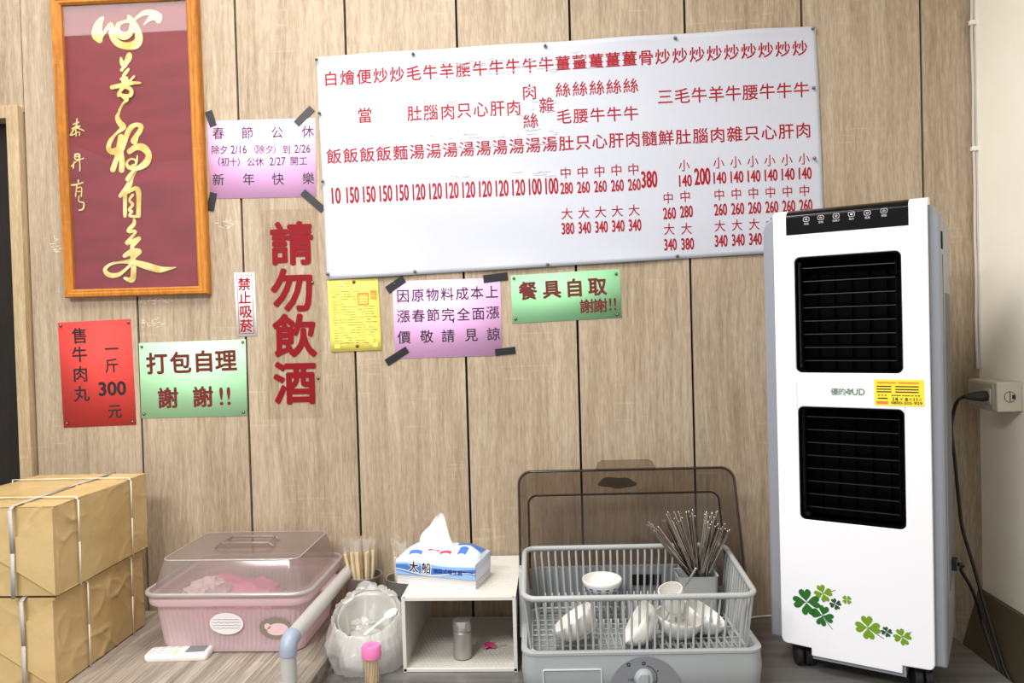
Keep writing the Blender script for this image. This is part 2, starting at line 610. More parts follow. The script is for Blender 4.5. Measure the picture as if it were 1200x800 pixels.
def put(mb, s, x, z, w, h, y, bold=0.0, ang=0.0, fit=False, fn=None):
    """one character (em box w by h) or, with fit, a string stretched into w by h; centred at x, z; facing -y"""
    vs, fs = glyph(s, 0)
    if fit:
        xs = [p[0] for p in vs]
        ys = [p[1] for p in vs]
        cx, cy = (min(xs) + max(xs)) / 2, (min(ys) + max(ys)) / 2
        kx, ky = w / (max(xs) - min(xs)), h / (max(ys) - min(ys))
    else:
        cx, cy, kx, ky = 0.5, 0.381, w, h
    c, sn = math.cos(ang), math.sin(ang)
    rad = bold * (h if not fit else h * 1.3)
    shifts = [(0, 0)] if bold < 0.003 else [(rad * math.cos(PI * k / 4), rad * math.sin(PI * k / 4)) for k in range(8)]
    for ks, (ox, oz) in enumerate(shifts):                    # heavier strokes: the same outline laid over itself with small shifts
        out = []
        for px, py in vs:
            a, b = (px - cx) * kx + ox, (py - cy) * ky + oz
            X, Z = x + c * a - sn * b, z + sn * a + c * b
            out.append((X, y - 0.00003 * ks - (fn(X, Z) if fn else 0), Z))
        mb.add(out, fs)


def smooth_path(pts, n=6):
    if len(pts) < 3:
        return [tuple(p) for p in pts]
    out = []
    P = [pts[0]] + list(pts) + [pts[-1]]
    for i in range(1, len(P) - 2):
        for k in range(n):
            t = k / n
            q = []
            for d in range(len(P[0])):
                a, b, c, e = P[i - 1][d], P[i][d], P[i + 1][d], P[i + 2][d]
                q.append(0.5 * (2 * b + (c - a) * t + (2 * a - 5 * b + 4 * c - e) * t * t + (3 * b - a - 3 * c + e) * t ** 3))
            out.append(tuple(q))
    out.append(tuple(pts[-1]))
    return out


def brush(mb, pts, y):
    """a flat ink stroke: list of (x, z, half width)"""
    P = smooth_path(pts, 6)
    n = len(P)
    L, R = [], []
    for i in range(n):
        a, b = P[max(i - 1, 0)], P[min(i + 1, n - 1)]
        dx, dz = b[0] - a[0], b[1] - a[1]
        l = math.hypot(dx, dz) or 1
        nx, nz = -dz / l, dx / l
        r = max(P[i][2], 0.0002)
        yy = y - 0.000012 * i
        L.append((P[i][0] + nx * r, yy, P[i][1] + nz * r))
        R.append((P[i][0] - nx * r, yy, P[i][1] - nz * r))
    vs = L + R
    fs = [(i, n + i, n + i + 1, i + 1) for i in range(n - 1)]
    mb.add(vs, fs)
    for e, yy in ((P[0], y + 0.00003), (P[-1], y - 0.000012 * n - 0.00003)):
        r = max(e[2], 0.0002)
        c = [(e[0] + r * math.cos(2 * PI * k / 12), yy, e[1] + r * math.sin(2 * PI * k / 12)) for k in range(12)]
        mb.add(c, [tuple(range(12))])


# ================================================================== THE ROOM
XR = 2.575
mb = MB()
mb.k = 0
edges = [-1.6] + [PANEL_W * k for k in range(-4, 9)] + [XR + 0.02]
for i in range(len(edges) - 1):
    a, b = edges[i], edges[i + 1]
    g = 0.0032
    if b - a < 0.02:
        continue
    z0 = 0.0
    if a >= -1.5 and b <= 0.01:           # above the doorway only
        z0 = 2.23
    ga = 0.0012 if abs(a) < 0.001 else g
    gb = 0.0012 if abs(b) < 0.001 else g
    mb.span(a + ga, b - gb, 0, 0.02, z0, 3.0)
mb.k = 1
mb.span(0.0, XR + 0.02, 0.012, 0.03, 0, 3.0)
mb.span(-1.6, 0.0, 0.012, 0.03, 2.23, 3.0)
structure(mb.build('wall_back', [M['wood'], M['black']], smooth=0))

mb = MB()
mb.span(XR, XR + 0.08, -1.4, 0.02, 0, 3.0)
structure(mb.build('wall_right', M['cream'], smooth=0))
mb = MB()
mb.span(-2.0, 3.2, -4.0, 0.3, -0.02, 0)
structure(mb.build('floor', M['floor'], smooth=0))
mb = MB()
mb.span(-2.0, XR + 0.08, -4.0, 0.3, 3.0, 3.02)
structure(mb.build('ceiling', M['cream'], smooth=0))

# sloping brown skirting in the gap by the right wall
mb = MB()
prof = [(XR, 0.866), (XR - 0.012, 0.866), (XR - 0.085, 0.62), (XR - 0.085, 0.0), (XR, 0.0)]
vs = [(p[0], -1.4, p[1]) for p in prof] + [(p[0], -0.0005, p[1]) for p in prof]
n = len(prof)
mb.add(vs, [tuple(range(n)), tuple(range(n, 2 * n))[::-1]] + [(i, (i + 1) % n, n + (i + 1) % n, n + i) for i in range(n)])
structure(mb.build('baseboard_right', M['brownpaint'], smooth=0))

# dark door and its oak frame at the left
mb = MB()
mb.span(-0.9, -0.0385, 0.03, 0.07, 0.0, 2.21)
d = structure(mb.build('door_1', M['doorwood'], smooth=0))
mb = MB()
mb.span(-0.0385, -0.004, -0.022, 0.08, 0.0, 2.244)
mb.span(-0.94, -0.0385, -0.022, 0.08, 2.209, 2.244)
structure(mb.build('trim_1', M['trimwood'], smooth=0, bevel=0.0015))

# white cable clipped down the corner
t = thing('wall_cable', 'thin white cable clipped down the corner between wood panels and cream wall', 'cable', (XR - 0.008, -0.006, 1.43))
mb = MB()
pts = [(0.001 * math.sin(k * 1.7) - 0.001, -0.002, 1.55 - k * 0.0665) for k in range(24)]
mb.tube(pts, 0.0035, 8)
pts = [(0.006 + 0.0006 * math.sin(k * 2.1), -0.001, 1.55 - k * 0.0665) for k in range(24)]
mb.tube(pts, 0.0028, 8)
mb.build('cable', M['cable'], t)
for zz in (on_y(1142, 28).z, on_y(1145, 175).z):
    mb = MB()
    mb.span(-0.008, 0.0095, -0.009, 0.004, zz - 1.43 - 0.006, zz - 1.43 + 0.006)
    mb.build('clip', M['clip'], t, bevel=0.002)

# dried glue left on the panels
for (px, py, w, h, lab) in ((64, 287, 12, 17, 'patch of dried white glue on the panel left of the picture frame'),
                            (182, 352, 40, 9, 'torn white glue marks on the panel below the picture frame'),
                            (262, 264, 22, 9, 'torn white glue marks beside the right edge of the picture frame'),
                            (176, 378, 30, 14, 'scratchy white glue marks above the green card')):
    c = on_y(px, py)
    mb = MB()
    for k in range(16):
        x, z = (random.random() - .5) * w / 430, (random.random() - .5) * h / 430
        l = 0.004 + random.random() * 0.012
        a = random.choice((0, 0, PI / 2, 0.3, -0.4)) + random.random() * 0.2
        brush(mb, [(x, z, 0.0004), (x + math.cos(a) * l / 2, z + math.sin(a) * l / 2, 0.0009), (x + math.cos(a) * l, z + math.sin(a) * l, 0.0003)], -0.0004)
    o = mb.build('glue_residue', M['residue'], smooth=0, recalc=False, loc=(c.x, 0, c.z))
    tag(o, lab, 'glue mark')
    o['kind'] = 'stuff'


# ================================================================== SHEETS ON THE WALL
def sheet(t, name, quad, m, y=-0.0012, nu=1, nv=1, fn=None, th=0.0008):
    """a thin sheet between four wall points (TL, TR, BR, BL), given in the thing's own frame"""
    TL, TR, BR, BL = quad

    def at(u, v, dy):
        x = (TL[0] * (1 - u) + TR[0] * u) * (1 - v) + (BL[0] * (1 - u) + BR[0] * u) * v
        z = (TL[1] * (1 - u) + TR[1] * u) * (1 - v) + (BL[1] * (1 - u) + BR[1] * u) * v
        return (x, y + dy - (fn(x, z) if fn else 0), z)
    mb = MB()
    mb.grid(lambda u, v: at(u, v, 0), nu, nv)
    mb.grid(lambda u, v: at(1 - u, v, th), nu, nv)
    # rim
    ring = [(i / nu, 0) for i in range(nu)] + [(1, j / nv) for j in range(nv)] + [(1 - i / nu, 1) for i in range(nu)] + [(0, 1 - j / nv) for j in range(nv)]
    n = len(ring)
    vs = [at(u, v, 0) for u, v in ring] + [at(u, v, th) for u, v in ring]
    mb.add(vs, [(i, n + i, n + (i + 1) % n, (i + 1) % n) for i in range(n)])
    o = mb.build(name, m, t, smooth=30, recalc=False)
    bm = bmesh.new()
    bm.from_mesh(o.data)
    bmesh.ops.remove_doubles(bm, verts=bm.verts, dist=0.00005)
    bmesh.ops.recalc_face_normals(bm, faces=bm.faces)
    bm.to_mesh(o.data)
    bm.free()
    return o


class Sign:
    def __init__(self, name, label, cat, quad_px, m, part='paper', nu=1, nv=1, fn=None, group=None):
        W = [on_y(*q) for q in quad_px]
        self.ox = sum(p.x for p in W) / 4
        self.oz = sum(p.z for p in W) / 4
        self.t = thing(name, label, cat, (self.ox, 0, self.oz), group=group)
        self.q = [(p.x - self.ox, p.z - self.oz) for p in W]
        self.ang = math.atan2(self.q[1][1] - self.q[0][1], self.q[1][0] - self.q[0][0])
        self.fn = fn
        self.sheet = sheet(self.t, part, self.q, m, nu=nu, nv=nv, fn=fn)

    def loc(self, px, py):
        p = on_y(px, py)
        return p.x - self.ox, p.z - self.oz

    def text(self, items, m, bold=0.0, name='character'):
        """items: (string, px, py, width px, height px, fit)"""
        for it in items:
            s, px, py, w, h = it[:5]
            x, z = self.loc(px, py)
            mb = MB()
            put(mb, s, x, z, w / 430, h / 430, -0.0016, bold, self.ang, len(it) > 5 and it[5], self.fn)
            mb.build(name, m, self.t, smooth=0, recalc=False)

    def pins(self, pts, m=None, r=0.0042):
        for (px, py) in pts:
            x, z = self.loc(px, py)
            mb = MB()
            T = Matrix.Translation((x, 0, z)) @ Matrix.Rotation(PI / 2, 4, 'X')
            mb.lathe([(r * 0.3, -0.001), (r, 0.0008 + 0.001), (r * 0.95, 0.0035), (r * 0.55, 0.0052), (0.0, 0.0056)], 12, T)
            mb.build('pin', m or M['pin'], self.t)

    def tape(self, p0, p1, wpx=8.5, y=-0.0026):
        a, b = self.loc(*p0), self.loc(*p1)
        dx, dz = b[0] - a[0], b[1] - a[1]
        l = math.hypot(dx, dz)
        nx, nz = -dz / l * wpx / 860, dx / l * wpx / 860
        mb = MB()
        o = [(a[0] + nx, a[1] + nz), (b[0] + nx, b[1] + nz), (b[0] - nx, b[1] - nz), (a[0] - nx, a[1] - nz)]
        mb.plate(o, [], y, 0)
        mb.build('tape_strip', M['tape'], self.t, smooth=0)


# --- red beef-ball card
s = Sign('price_card', 'red portrait card with black writing pinned below the framed picture', 'sign',
         [(68, 378), (153.5, 373.5), (160, 497.5), (75, 501)], M['redsign'], 'card')
s.text([('售', 93.6, 393, 20, 20), ('牛', 93.6, 415, 20, 20), ('肉', 94.6, 438, 20, 20), ('丸', 96, 461, 20, 20),
        ('一', 131, 408.5, 18, 18), ('斤', 131.4, 428, 18, 18), ('元', 135, 481.5, 18, 18)], M['inkblack'], 0.012)
s.text([('300', 132, 455, 33, 16, True)], M['inkblack'], 0.03)
s.pins([(71.5, 381.5), (151, 377.5), (79, 496), (156, 494)])

# --- green takeaway card
s = Sign('notice_card', 'pale green card with two lines of maroon characters, under the small no-smoking sticker', 'sign',
         [(163, 402), (288, 397.5), (290, 487), (166, 490)], M['greensign'], 'card')
s.text([('打', 184, 425.6, 27, 27), ('包', 212, 424.6, 27, 27), ('自', 239, 423, 27, 27), ('理', 265, 422, 27, 27),
        ('謝', 197, 466, 26, 26), ('謝', 238, 464.6, 26, 26)], M['inkmaroon'], 0.028)
s.text([('!!', 264, 464, 13, 21, True)], M['inkmaroon'], 0.01)
s.pins([(166.5, 406), (285, 400.5), (169, 485), (286, 483)])

# --- no smoking sticker
s = Sign('no_smoking_sticker', 'narrow white sticker with red border and four stacked red characters', 'sticker',
         [(274.5, 319.5), (298, 319), (301.5, 393.5), (278, 394.5)], M['white'], 'sticker')
s.text([('禁', 286.5, 332.5, 16, 16), ('止', 287.3, 348.5, 16, 16), ('吸', 288.3, 364.8, 16, 16), ('菸', 289, 381.5, 16, 16)], M['inkred'], 0.022)
mb = MB()
q = [(277.5, 322.5), (295.5, 322), (298.5, 390.5), (280.5, 391.3)]
L = [s.loc(*p) for p in q]
cx, cz = sum(p[0] for p in L) / 4, sum(p[1] for p in L) / 4
inner = [(cx + (p[0] - cx) * 0.93, cz + (p[1] - cz) * 0.982) for p in L]
mb.plate(L, [inner], -0.0016, -0.0016)
mb.build('red_border', M['inkred'], s.t, smooth=0, recalc=False)

# --- big red characters on a clear sheet
s = Sign('no_drinking_sign', 'tall clear sheet with four big red characters asking not to drink', 'sign',
         [(308, 246), (372, 244), (379.5, 489), (313, 491)], M['clearsheet'], 'clear_sheet')
for ch, px, py in (('請', 342, 285), ('勿', 343, 339.5), ('飲', 345.5, 393), ('酒', 346, 448)):
    s.text([(ch, px, py, 53, 53)], M['inkbright'], 0.03, 'character')
s.pins([(366.5, 331), (373, 443)])

# --- pink holiday notice
s = Sign('holiday_notice', 'pink paper with four lines of black writing, taped beside the framed picture', 'notice',
         [(243.5, 142), (369.5, 138.5), (370.5, 230.5), (246, 233)], M['pink'])
it = [(c, x, y, 15, 15) for c, x, y in zip('春節公休', (256, 290, 325, 361), (156, 155.5, 155, 154))]
it += [(c, x, y, 15, 15) for c, x, y in zip('新年快樂', (256, 291.6, 326, 361.5), (210.5, 210, 209.7, 209))]
x = 253.5
for c, x in zip('除夕', (252.5, 262.5)):
    it.append((c, x, 175.5, 10.5, 11))
it.append(('2/16', 280, 175.2, 19, 9.5, True))
for c, x in zip('（除夕）到', (296.5, 305.5, 316, 325, 336)):
    it.append((c, x, 175, 10.5, 11))
it.append(('2/26', 354.5, 174.3, 19, 9.5, True))
for c, x in zip('（初十）公休', (254, 264, 273.5, 283, 294.5, 304.5)):
    it.append((c, x, 189.6, 10.5, 11))
it.append(('2/27', 325.5, 189, 19, 9.5, True))
for c, x in zip('開工', (345, 355.5)):
    it.append((c, x, 188.5, 10.5, 11))
s.text(it, M['inkblack'], 0.004)
s.tape((244.5, 130.5), (250.5, 148))
s.tape((347.5, 145.5), (366, 127))
s.tape((250.5, 226), (246.5, 247))
s.tape((355, 225), (379, 246))

# --- yellow printed form
s = Sign('printed_form', 'small yellow printed form with red pins, under the left end of the white banner', 'form',
         [(383.6, 328), (443, 326), (447.6, 410), (388.4, 412.4)], M['yellow'], nu=4, nv=6,
         fn=lambda x, z: 0.0012 + 0.0012 * math.sin(x * 60) * math.sin(z * 45 + 1))
mb = MB()
rows = 24
for r in range(rows):
    v = 0.06 + 0.86 * r / rows
    u = 0.08
    while u < 0.88:
        l = random.choice((0.02, 0.04, 0.05, 0.09, 0.12))
        if random.random() < 0.68 and not (0.56 < u < 0.86 and v < 0.36):
            x0, x1 = 383.6 + 5 * v + 59.5 * u, 383.6 + 5 * v + 59.5 * min(u + l, 0.93)
            y0 = 328 + 84 * v - 2 * u
            a, b = s.loc(x0, y0), s.loc(x1, y0)
            brush(mb, [(a[0], a[1], 0.0006), (b[0], b[1], 0.0006)], -0.0042)
        u += l + 0.015
mb.build('fine_print', mat('form_ink', (92, 88, 50), .6), s.t, smooth=0, recalc=False)['kind'] = 'stuff'
mb = MB()
for (px, py, w, h) in ((426, 350, 13, 14), (438, 345, 7, 10)):
    x, z = s.loc(px, py)
    mb.plate(rrect(x, z, w / 430, h / 430, 0.001), [rrect(x, z, w / 430 * .82, h / 430 * .82, 0.001)], -0.0042, -0.0042)
    for k in range(3):
        xx = x + (k - 1) * w / 430 * 0.25
        for j in range(3):
            zz = z + (j - 1) * h / 430 * 0.26
            brush(mb, [(xx - 0.002, zz, 0.0009), (xx + 0.002, zz + 0.001, 0.0009)], -0.0042)
mb.build('red_stamp', M['stamp'], s.t, smooth=0, recalc=False)
s.pins([(415, 330.5), (419, 405.5)], M['pinred'], 0.005)

# --- pink price notice
s = Sign('price_rise_notice', 'pink paper with three lines of black writing, taped under the white banner', 'notice',
         [(459.6, 329.6), (586, 325.4), (588.5, 416.5), (463.4, 420)], M['pink'])
z5 = lambda x, y: (370 + x / 3.158, 300 + y / 3.158)
it = []
for row in ([('因', 323, 147), ('原', 378, 145), ('物', 432, 142), ('料', 487, 140), ('成', 542, 138), ('本', 597, 135), ('上', 652, 132)],
            [('漲', 325, 222), ('春', 380, 220), ('節', 435, 218), ('完', 490, 216), (',', 528, 222), ('全', 547, 215), ('面', 602, 212), ('漲', 655, 208)],
            [('價', 327, 300), ('敬', 411, 297), ('請', 490, 295), ('見', 576, 291), ('諒', 658, 288)]):
    for c, x, y in row:
        px, py = z5(x, y)
        it.append((c, px, py, 16, 16))
s.text(it, M['inkblack'], 0.008)
s.tape((454, 340), (473.5, 326.5), 9)
s.tape((566.5, 327), (595, 323.5), 9)
s.tape((453, 425), (477.5, 409.5), 8.5)
s.tape((580.6, 413), (604, 410), 8)
s.pins([(463, 333)], None, 0.003)

# --- green self-service card
s = Sign('self_service_card', 'glossy green landscape card with maroon writing, right of the lower pink notice', 'sign',
         [(598.6, 322.8), (726, 315), (728.5, 372), (600.5, 379)], M['green2'], 'card')
s.text([(c, x, y, 22, 22) for c, x, y in (('餐', 618.6, 340.5), ('具', 646.5, 338.6), ('自', 673, 337), ('取', 700, 335.5))], M['inkmaroon'], 0.03)
s.text([('謝', 687.6, 358.6, 17, 17), ('謝', 703.4, 357.8, 17, 17)], M['inkmaroon'], 0.022)
s.text([('!!', 718, 356.3, 8, 14, True)], M['inkmaroon'], 0.01)
s.pins([(602, 326), (722, 320.6), (604, 374), (723.5, 368.5)])


# --- the long white menu banner
def wave(x, z):
    e = 0.0
    if z > 0.2:
        e = 0.007 * ((z - 0.2) / 0.11) ** 2 * (0.5 - 0.5 * math.cos((x + 0.67) / 1.335 * 2 * PI * 4))
    if z < -0.24:
        e += 0.005 * ((-0.24 - z) / 0.07) ** 2 * (0.5 - 0.5 * math.cos((x + 0.67) / 1.335 * 2 * PI * 4))
    return 0.0045 + 0.0016 * math.sin(x * 5 + 1) + 0.0012 * math.sin(x * 9 + z * 16) + 0.0008 * math.sin(z * 30 + x * 4) + e


s = Sign('menu_banner', 'long white vinyl menu banner with red characters and prices, pinned to the wood wall', 'banner',
         [(371, 67.5), (955.5, 31), (967, 293), (384, 328)], M['banner'], 'vinyl_sheet', nu=120, nv=50, fn=wave)
R1 = '白燴便炒炒毛牛羊腰牛牛牛牛牛薑薑薑薑薑骨炒炒炒炒炒炒炒炒炒'
X1 = [388 + 19.4 * k for k in range(20)] + [776 + 20.1 * k for k in range(9)]


def row(chars, y0, y1, size, xs, shift=0, bold=0.01, sx=1.0):
    it = []
    for c, x in zip(chars, xs):
        if c == ' ':
            continue
        x2 = x + shift
        y = y0 + (y1 - y0) * (x - 388) / (937 - 388)
        if len(c) > 1:
            it.append((c, x2, y, size * sx * (0.7 if c == '10' else 1), size, True))
        else:
            it.append((c, x2, y, size, size))
    s.text(it, M['inkred'], bold, 'price' if len(chars[0]) > 1 else 'character')


row(R1, 92.5, 57, 18, X1, 0, 0.012)
mid = [(2, '當', 428, 135.5), (5, '肚', 486, 133), (6, '腦', 505, 132), (7, '肉', 525, 131.5), (8, '只', 544, 129.5), (9, '心', 563.5, 128.5), (10, '肝', 583, 127.5),
       (11, '肉', 602, 127), (12, '肉', 620.5, 108.5), (12, '絲', 622, 142), (13, '雜', 640.5, 124)]
s.text([(c, x, y, 18, 19) for _, c, x, y in mid], M['inkred'], 0.008)
z4 = lambda x, y: (650 + x / 2.58, 20 + y / 2.58)
it = []
for k in range(5):
    it.append(('絲', *z4(25 + 51 * k, 222 - 3.2 * k), 18, 18))
for k, c in enumerate('毛腰牛牛牛'):
    it.append((c, *z4(28 + 50.5 * k, 303 - 2.5 * k), 18, 18))
s.text(it, M['inkred'], 0.008)
s.text([(c, *z4(333 + 51.3 * k, 242 - 2.6 * k), 18.5, 18.5) for k, c in enumerate('三毛牛羊牛腰牛牛牛')], M['inkred'], 0.008)
row('飯飯飯飯麵湯湯湯湯湯湯湯湯湯肚只心肝肉髓鮮肚腦肉雜只心肝肉', 183.5, 153, 18.3, X1, 4, 0.01)
row(['10'] + ['150'] * 4 + ['120'] * 7 + ['100'] * 2, 229.5, 205, 18.5, X1, 6.5, 0.016, 0.78)
SM = 0.02
it, nu_ = [], []
for k in range(5):
    x, y = z4(33 + 51 * k, 472 - 2.6 * k); it.append(('中', x, y, 14, 14))
    x, y = z4(36 + 51 * k, 518 - 2.6 * k); nu_.append(('280' if k == 0 else '260', x, y, 14, 13, True))
    x, y = z4(37 + 50.5 * k, 595 - 2.6 * k); it.append(('大', x, y, 14, 14))
    x, y = z4(40 + 50.5 * k, 640 - 2.6 * k); nu_.append(('380' if k == 0 else '340', x, y, 14, 13, True))
for (c, n_, x, y) in (('中', '260', 342, 548), ('大', '340', 345, 642), ('小', '140', 390, 450), ('中', '280', 393, 543), ('大', '380', 397, 640)):
    px, py = z4(x, y); it.append((c, px, py, 13, 14))
    px, py = z4(x + 4, y + 46); nu_.append((n_, px, py, 14, 13, True))
for k in range(6):
    for (c, n_, y0) in (('小', '140', 442), ('中', '260', 538), ('大', '340', 632)):
        px, py = z4(494 + 51.6 * k + (y0 - 442) * 0.02, y0 - 2.6 * k); it.append((c, px, py, 13, 14))
        px, py = z4(498 + 51.6 * k + (y0 - 442) * 0.02, y0 + 45 - 2.8 * k); nu_.append((n_, px, py, 14, 13, True))
for (n_, x, y) in (('380', 285, 492), ('200', 445, 483)):
    px, py = z4(x, y); nu_.append((n_, px, py, 17.5, 18.5, True))
s.text(it, M['inkred'], 0.004, 'portion_character')
s.text(nu_, M['inkred'], 0.02, 'price')
# thin banner-white streaks laid over the red print
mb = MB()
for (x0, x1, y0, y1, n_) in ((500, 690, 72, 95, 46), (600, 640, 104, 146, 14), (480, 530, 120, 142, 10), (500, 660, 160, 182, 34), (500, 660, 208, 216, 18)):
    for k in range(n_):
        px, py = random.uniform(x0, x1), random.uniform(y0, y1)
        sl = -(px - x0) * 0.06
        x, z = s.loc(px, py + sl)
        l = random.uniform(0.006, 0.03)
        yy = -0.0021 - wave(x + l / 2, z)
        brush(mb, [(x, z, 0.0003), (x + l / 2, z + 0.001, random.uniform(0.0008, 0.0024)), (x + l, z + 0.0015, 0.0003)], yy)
o = mb.build('white_streaks', M['banner'], s.t, smooth=0, recalc=False)
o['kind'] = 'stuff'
s.pins([(372.5, 71.5), (485, 65), (639, 55.5), (790.5, 46.5), (951, 35.5), (375.8, 134), (379.6, 213.5), (385.5, 321.5),
        (951.8, 104.5), (952.8, 186.5), (487, 318.5), (641.8, 310.5), (793, 300.5)], None, 0.0045)
for ch in s.t.children:
    if ch.name.startswith('pin'):
        ch.location.y = -0.008
        ch.scale = (1, 1.6, 1)

# ================================================================== FRAMED CALLIGRAPHY
FY = -0.026
P = {k: on_y(x, y, FY) for k, (x, y) in dict(oTL=(56.5, -6), oTR=(229, -12), oBR=(243.5, 344), oBL=(75, 349), iTL=(69.5, 5), iTR=(216, -2), iBR=(231, 335), iBL=(84, 339)).items()}
fx, fz = (P['oTL'].x + P['oTR'].x + P['oBR'].x + P['oBL'].x) / 4, P['oBL'].z
t = thing('picture_frame', 'honey wood framed red scroll with gold brush calligraphy at the upper left', 'picture', (fx, 0, fz))
lp = lambda p: (p.x - fx, p.z - fz)
O = [lp(P['oTL']), lp(P['oTR']), lp(P['oBR']), lp(P['oBL'])]
I = [lp(P['iTL']), lp(P['iTR']), lp(P['iBR']), lp(P['iBL'])]
mb = MB()
loops = []
for (k, y) in ((0.0, -0.001), (0.0, -0.021), (0.12, -0.026), (0.45, -0.0265), (0.6, -0.024), (0.8, -0.0245), (1.0, -0.019), (1.0, -0.001)):
    loops.append([(O[i][0] * (1 - k) + I[i][0] * k, y, O[i][1] * (1 - k) + I[i][1] * k) for i in range(4)])
mb.loft(loops + [loops[0]], False, False)
mb.build('wood_frame', M['framewood'], t, smooth=0)
mb = MB()
big = [(I[0][0] - .005, I[0][1] + .005), (I[1][0] + .005, I[1][1] + .005), (I[2][0] + .005, I[2][1] - .005), (I[3][0] - .005, I[3][1] - .005)]
mb.plate(big, [], -0.008, -0.002)
mb.build('red_scroll', M['redpaper'], t, smooth=0)
mb = MB()
mb.plate(big, [], -0.0155, -0.013)
mb.build('glass', M['glass'], t, smooth=0)


def calli(strokes, ox, oy, sc, name):
    mb = MB()
    for si, st in enumerate(strokes):
        pts = []
        for (x, y, r) in st:
            p = on_y(ox + x / sc, oy + y / sc, -0.009)
            pts.append((p.x - fx, p.z - fz, r / sc / 432))
        brush(mb, pts, -0.0086 - 0.0007 * si)
    o = mb.build(name, M['gold'], t, smooth=0, recalc=False)
    return o


calli([[(250, 212, 20), (215, 260, 40), (190, 340, 58), (188, 410, 66), (215, 465, 40)],
       [(235, 440, 20), (290, 355, 18), (345, 290, 26), (362, 340, 32), (368, 420, 38), (430, 505, 40), (530, 540, 42), (640, 522, 52), (680, 455, 48), (665, 370, 40), (630, 285, 30), (590, 235, 30), (560, 195, 20)],
       [(580, 240, 26), (510, 255, 16), (445, 285, 26), (428, 350, 32), (455, 405, 44), (520, 425, 45), (580, 385, 35), (600, 300, 28), (590, 250, 20)],
       [(625, 240, 12), (680, 190, 18), (750, 155, 30), (840, 155, 36), (905, 205, 50), (912, 245, 32)],
       [(860, 190, 50), (810, 225, 26), (770, 265, 12), (740, 297, 4)]], 95, 0, 10, 'calligraphy_character')
calli([[(362, 90, 14), (370, 140, 28), (400, 185, 30), (420, 120, 10), (445, 55, 12), (475, 42, 28), (480, 90, 30), (440, 150, 30), (410, 205, 26)],
       [(372, 252, 22), (400, 215, 20)], [(465, 245, 18), (430, 290, 26), (395, 332, 18)],
       [(370, 375, 20), (440, 365, 28), (410, 405, 40)],
       [(250, 488, 30), (330, 470, 30), (420, 450, 30), (530, 430, 24), (630, 428, 14)],
       [(548, 340, 14), (490, 400, 16), (420, 450, 20), (350, 560, 25), (338, 602, 20)],
       [(380, 520, 25), (420, 492, 18), (490, 505, 28), (515, 555, 28), (490, 600, 28), (430, 600, 20), (370, 590, 25)],
       [(380, 600, 18), (440, 640, 28), (455, 662, 24), (410, 692, 10), (360, 770, 7), (345, 800, 8)]], 110, 60, 11.43, 'calligraphy_character')
calli([[(300, 70, 16), (268, 112, 6), (240, 165, 10), (220, 220, 22), (245, 275, 28), (275, 312, 28), (215, 368, 13), (162, 430, 20), (138, 500, 24), (165, 540, 28), (240, 525, 38), (282, 470, 24), (305, 395, 26), (345, 320, 26), (400, 290, 20), (442, 305, 24), (435, 345, 24), (400, 395, 26), (380, 440, 35)],
       [(255, 405, 30), (252, 480, 40), (215, 600, 25), (180, 708, 28)], [(250, 540, 30), (265, 640, 28), (262, 715, 28)],
       [(338, 540, 26), (400, 500, 30), (470, 508, 36), (518, 575, 30), (490, 650, 34), (410, 698, 22), (335, 690, 20), (312, 650, 14), (350, 612, 9), (392, 622, 9), (398, 660, 11), (360, 672, 9)],
       [(412, 582, 7), (405, 640, 12)], [(390, 705, 12), (345, 765, 20), (322, 800, 22)]], 110, 110, 8, 'calligraphy_character')
calli([[(262, 55, 6), (235, 95, 14), (215, 150, 20), (165, 210, 13)], [(195, 200, 13), (195, 260, 13), (195, 335, 12)],
       [(200, 195, 10), (258, 165, 14), (280, 185, 17), (282, 260, 15), (280, 335, 15)],
       [(245, 205, 9), (225, 238, 8), (245, 265, 10), (222, 298, 8), (240, 308, 9), (225, 335, 8), (268, 340, 9)]], 110, 190, 5.336, 'calligraphy_character')
calli([[(250, 350, 6), (250, 385, 13), (215, 430, 13), (262, 432, 8), (232, 472, 10), (205, 508, 12), (288, 472, 10), (245, 520, 12)],
       [(192, 585, 13), (240, 560, 20), (288, 558, 13), (245, 600, 12)],
       [(240, 520, 13), (245, 600, 17), (250, 680, 18), (240, 735, 18), (195, 725, 9)],
       [(245, 620, 20), (180, 625, 8), (110, 637, 9), (72, 670, 13), (95, 703, 16), (150, 705, 14), (200, 672, 10), (240, 632, 9)],
       [(245, 622, 15), (320, 645, 22), (400, 668, 22), (440, 670, 16), (515, 658, 3)]], 110, 190, 5.336, 'calligraphy_character')
calli([[(100, 100, 5), (140, 85, 6)], [(130, 60, 6), (125, 130, 6)], [(95, 132, 6), (150, 115, 7)], [(120, 120, 7), (82, 183, 5)], [(120, 120, 5), (185, 150, 5)], [(125, 140, 5), (128, 188, 5)], [(100, 160, 5), (95, 185, 5), (150, 160, 4), (155, 185, 5)]], 70, 130, 6.4, 'signature_character')
calli([[(115, 325, 6), (145, 325, 6), (145, 360, 6), (115, 360, 6), (115, 325, 6)], [(115, 342, 4), (145, 342, 4)], [(90, 415, 6), (125, 380, 4), (180, 355, 5)], [(110, 380, 4), (105, 430, 5)], [(150, 350, 5), (155, 400, 5), (155, 450, 4)]], 70, 130, 6.4, 'signature_character')
calli([[(90, 555, 7), (130, 550, 6), (175, 535, 5)], [(140, 520, 6), (140, 550, 5)], [(130, 560, 5), (120, 640, 5)], [(130, 580, 4), (165, 575, 5), (165, 640, 5)], [(130, 605, 4), (160, 605, 4)], [(150, 640, 4), (150, 680, 4), (185, 690, 5), (180, 735, 6), (150, 745, 5)]], 70, 130, 6.4, 'signature_character')

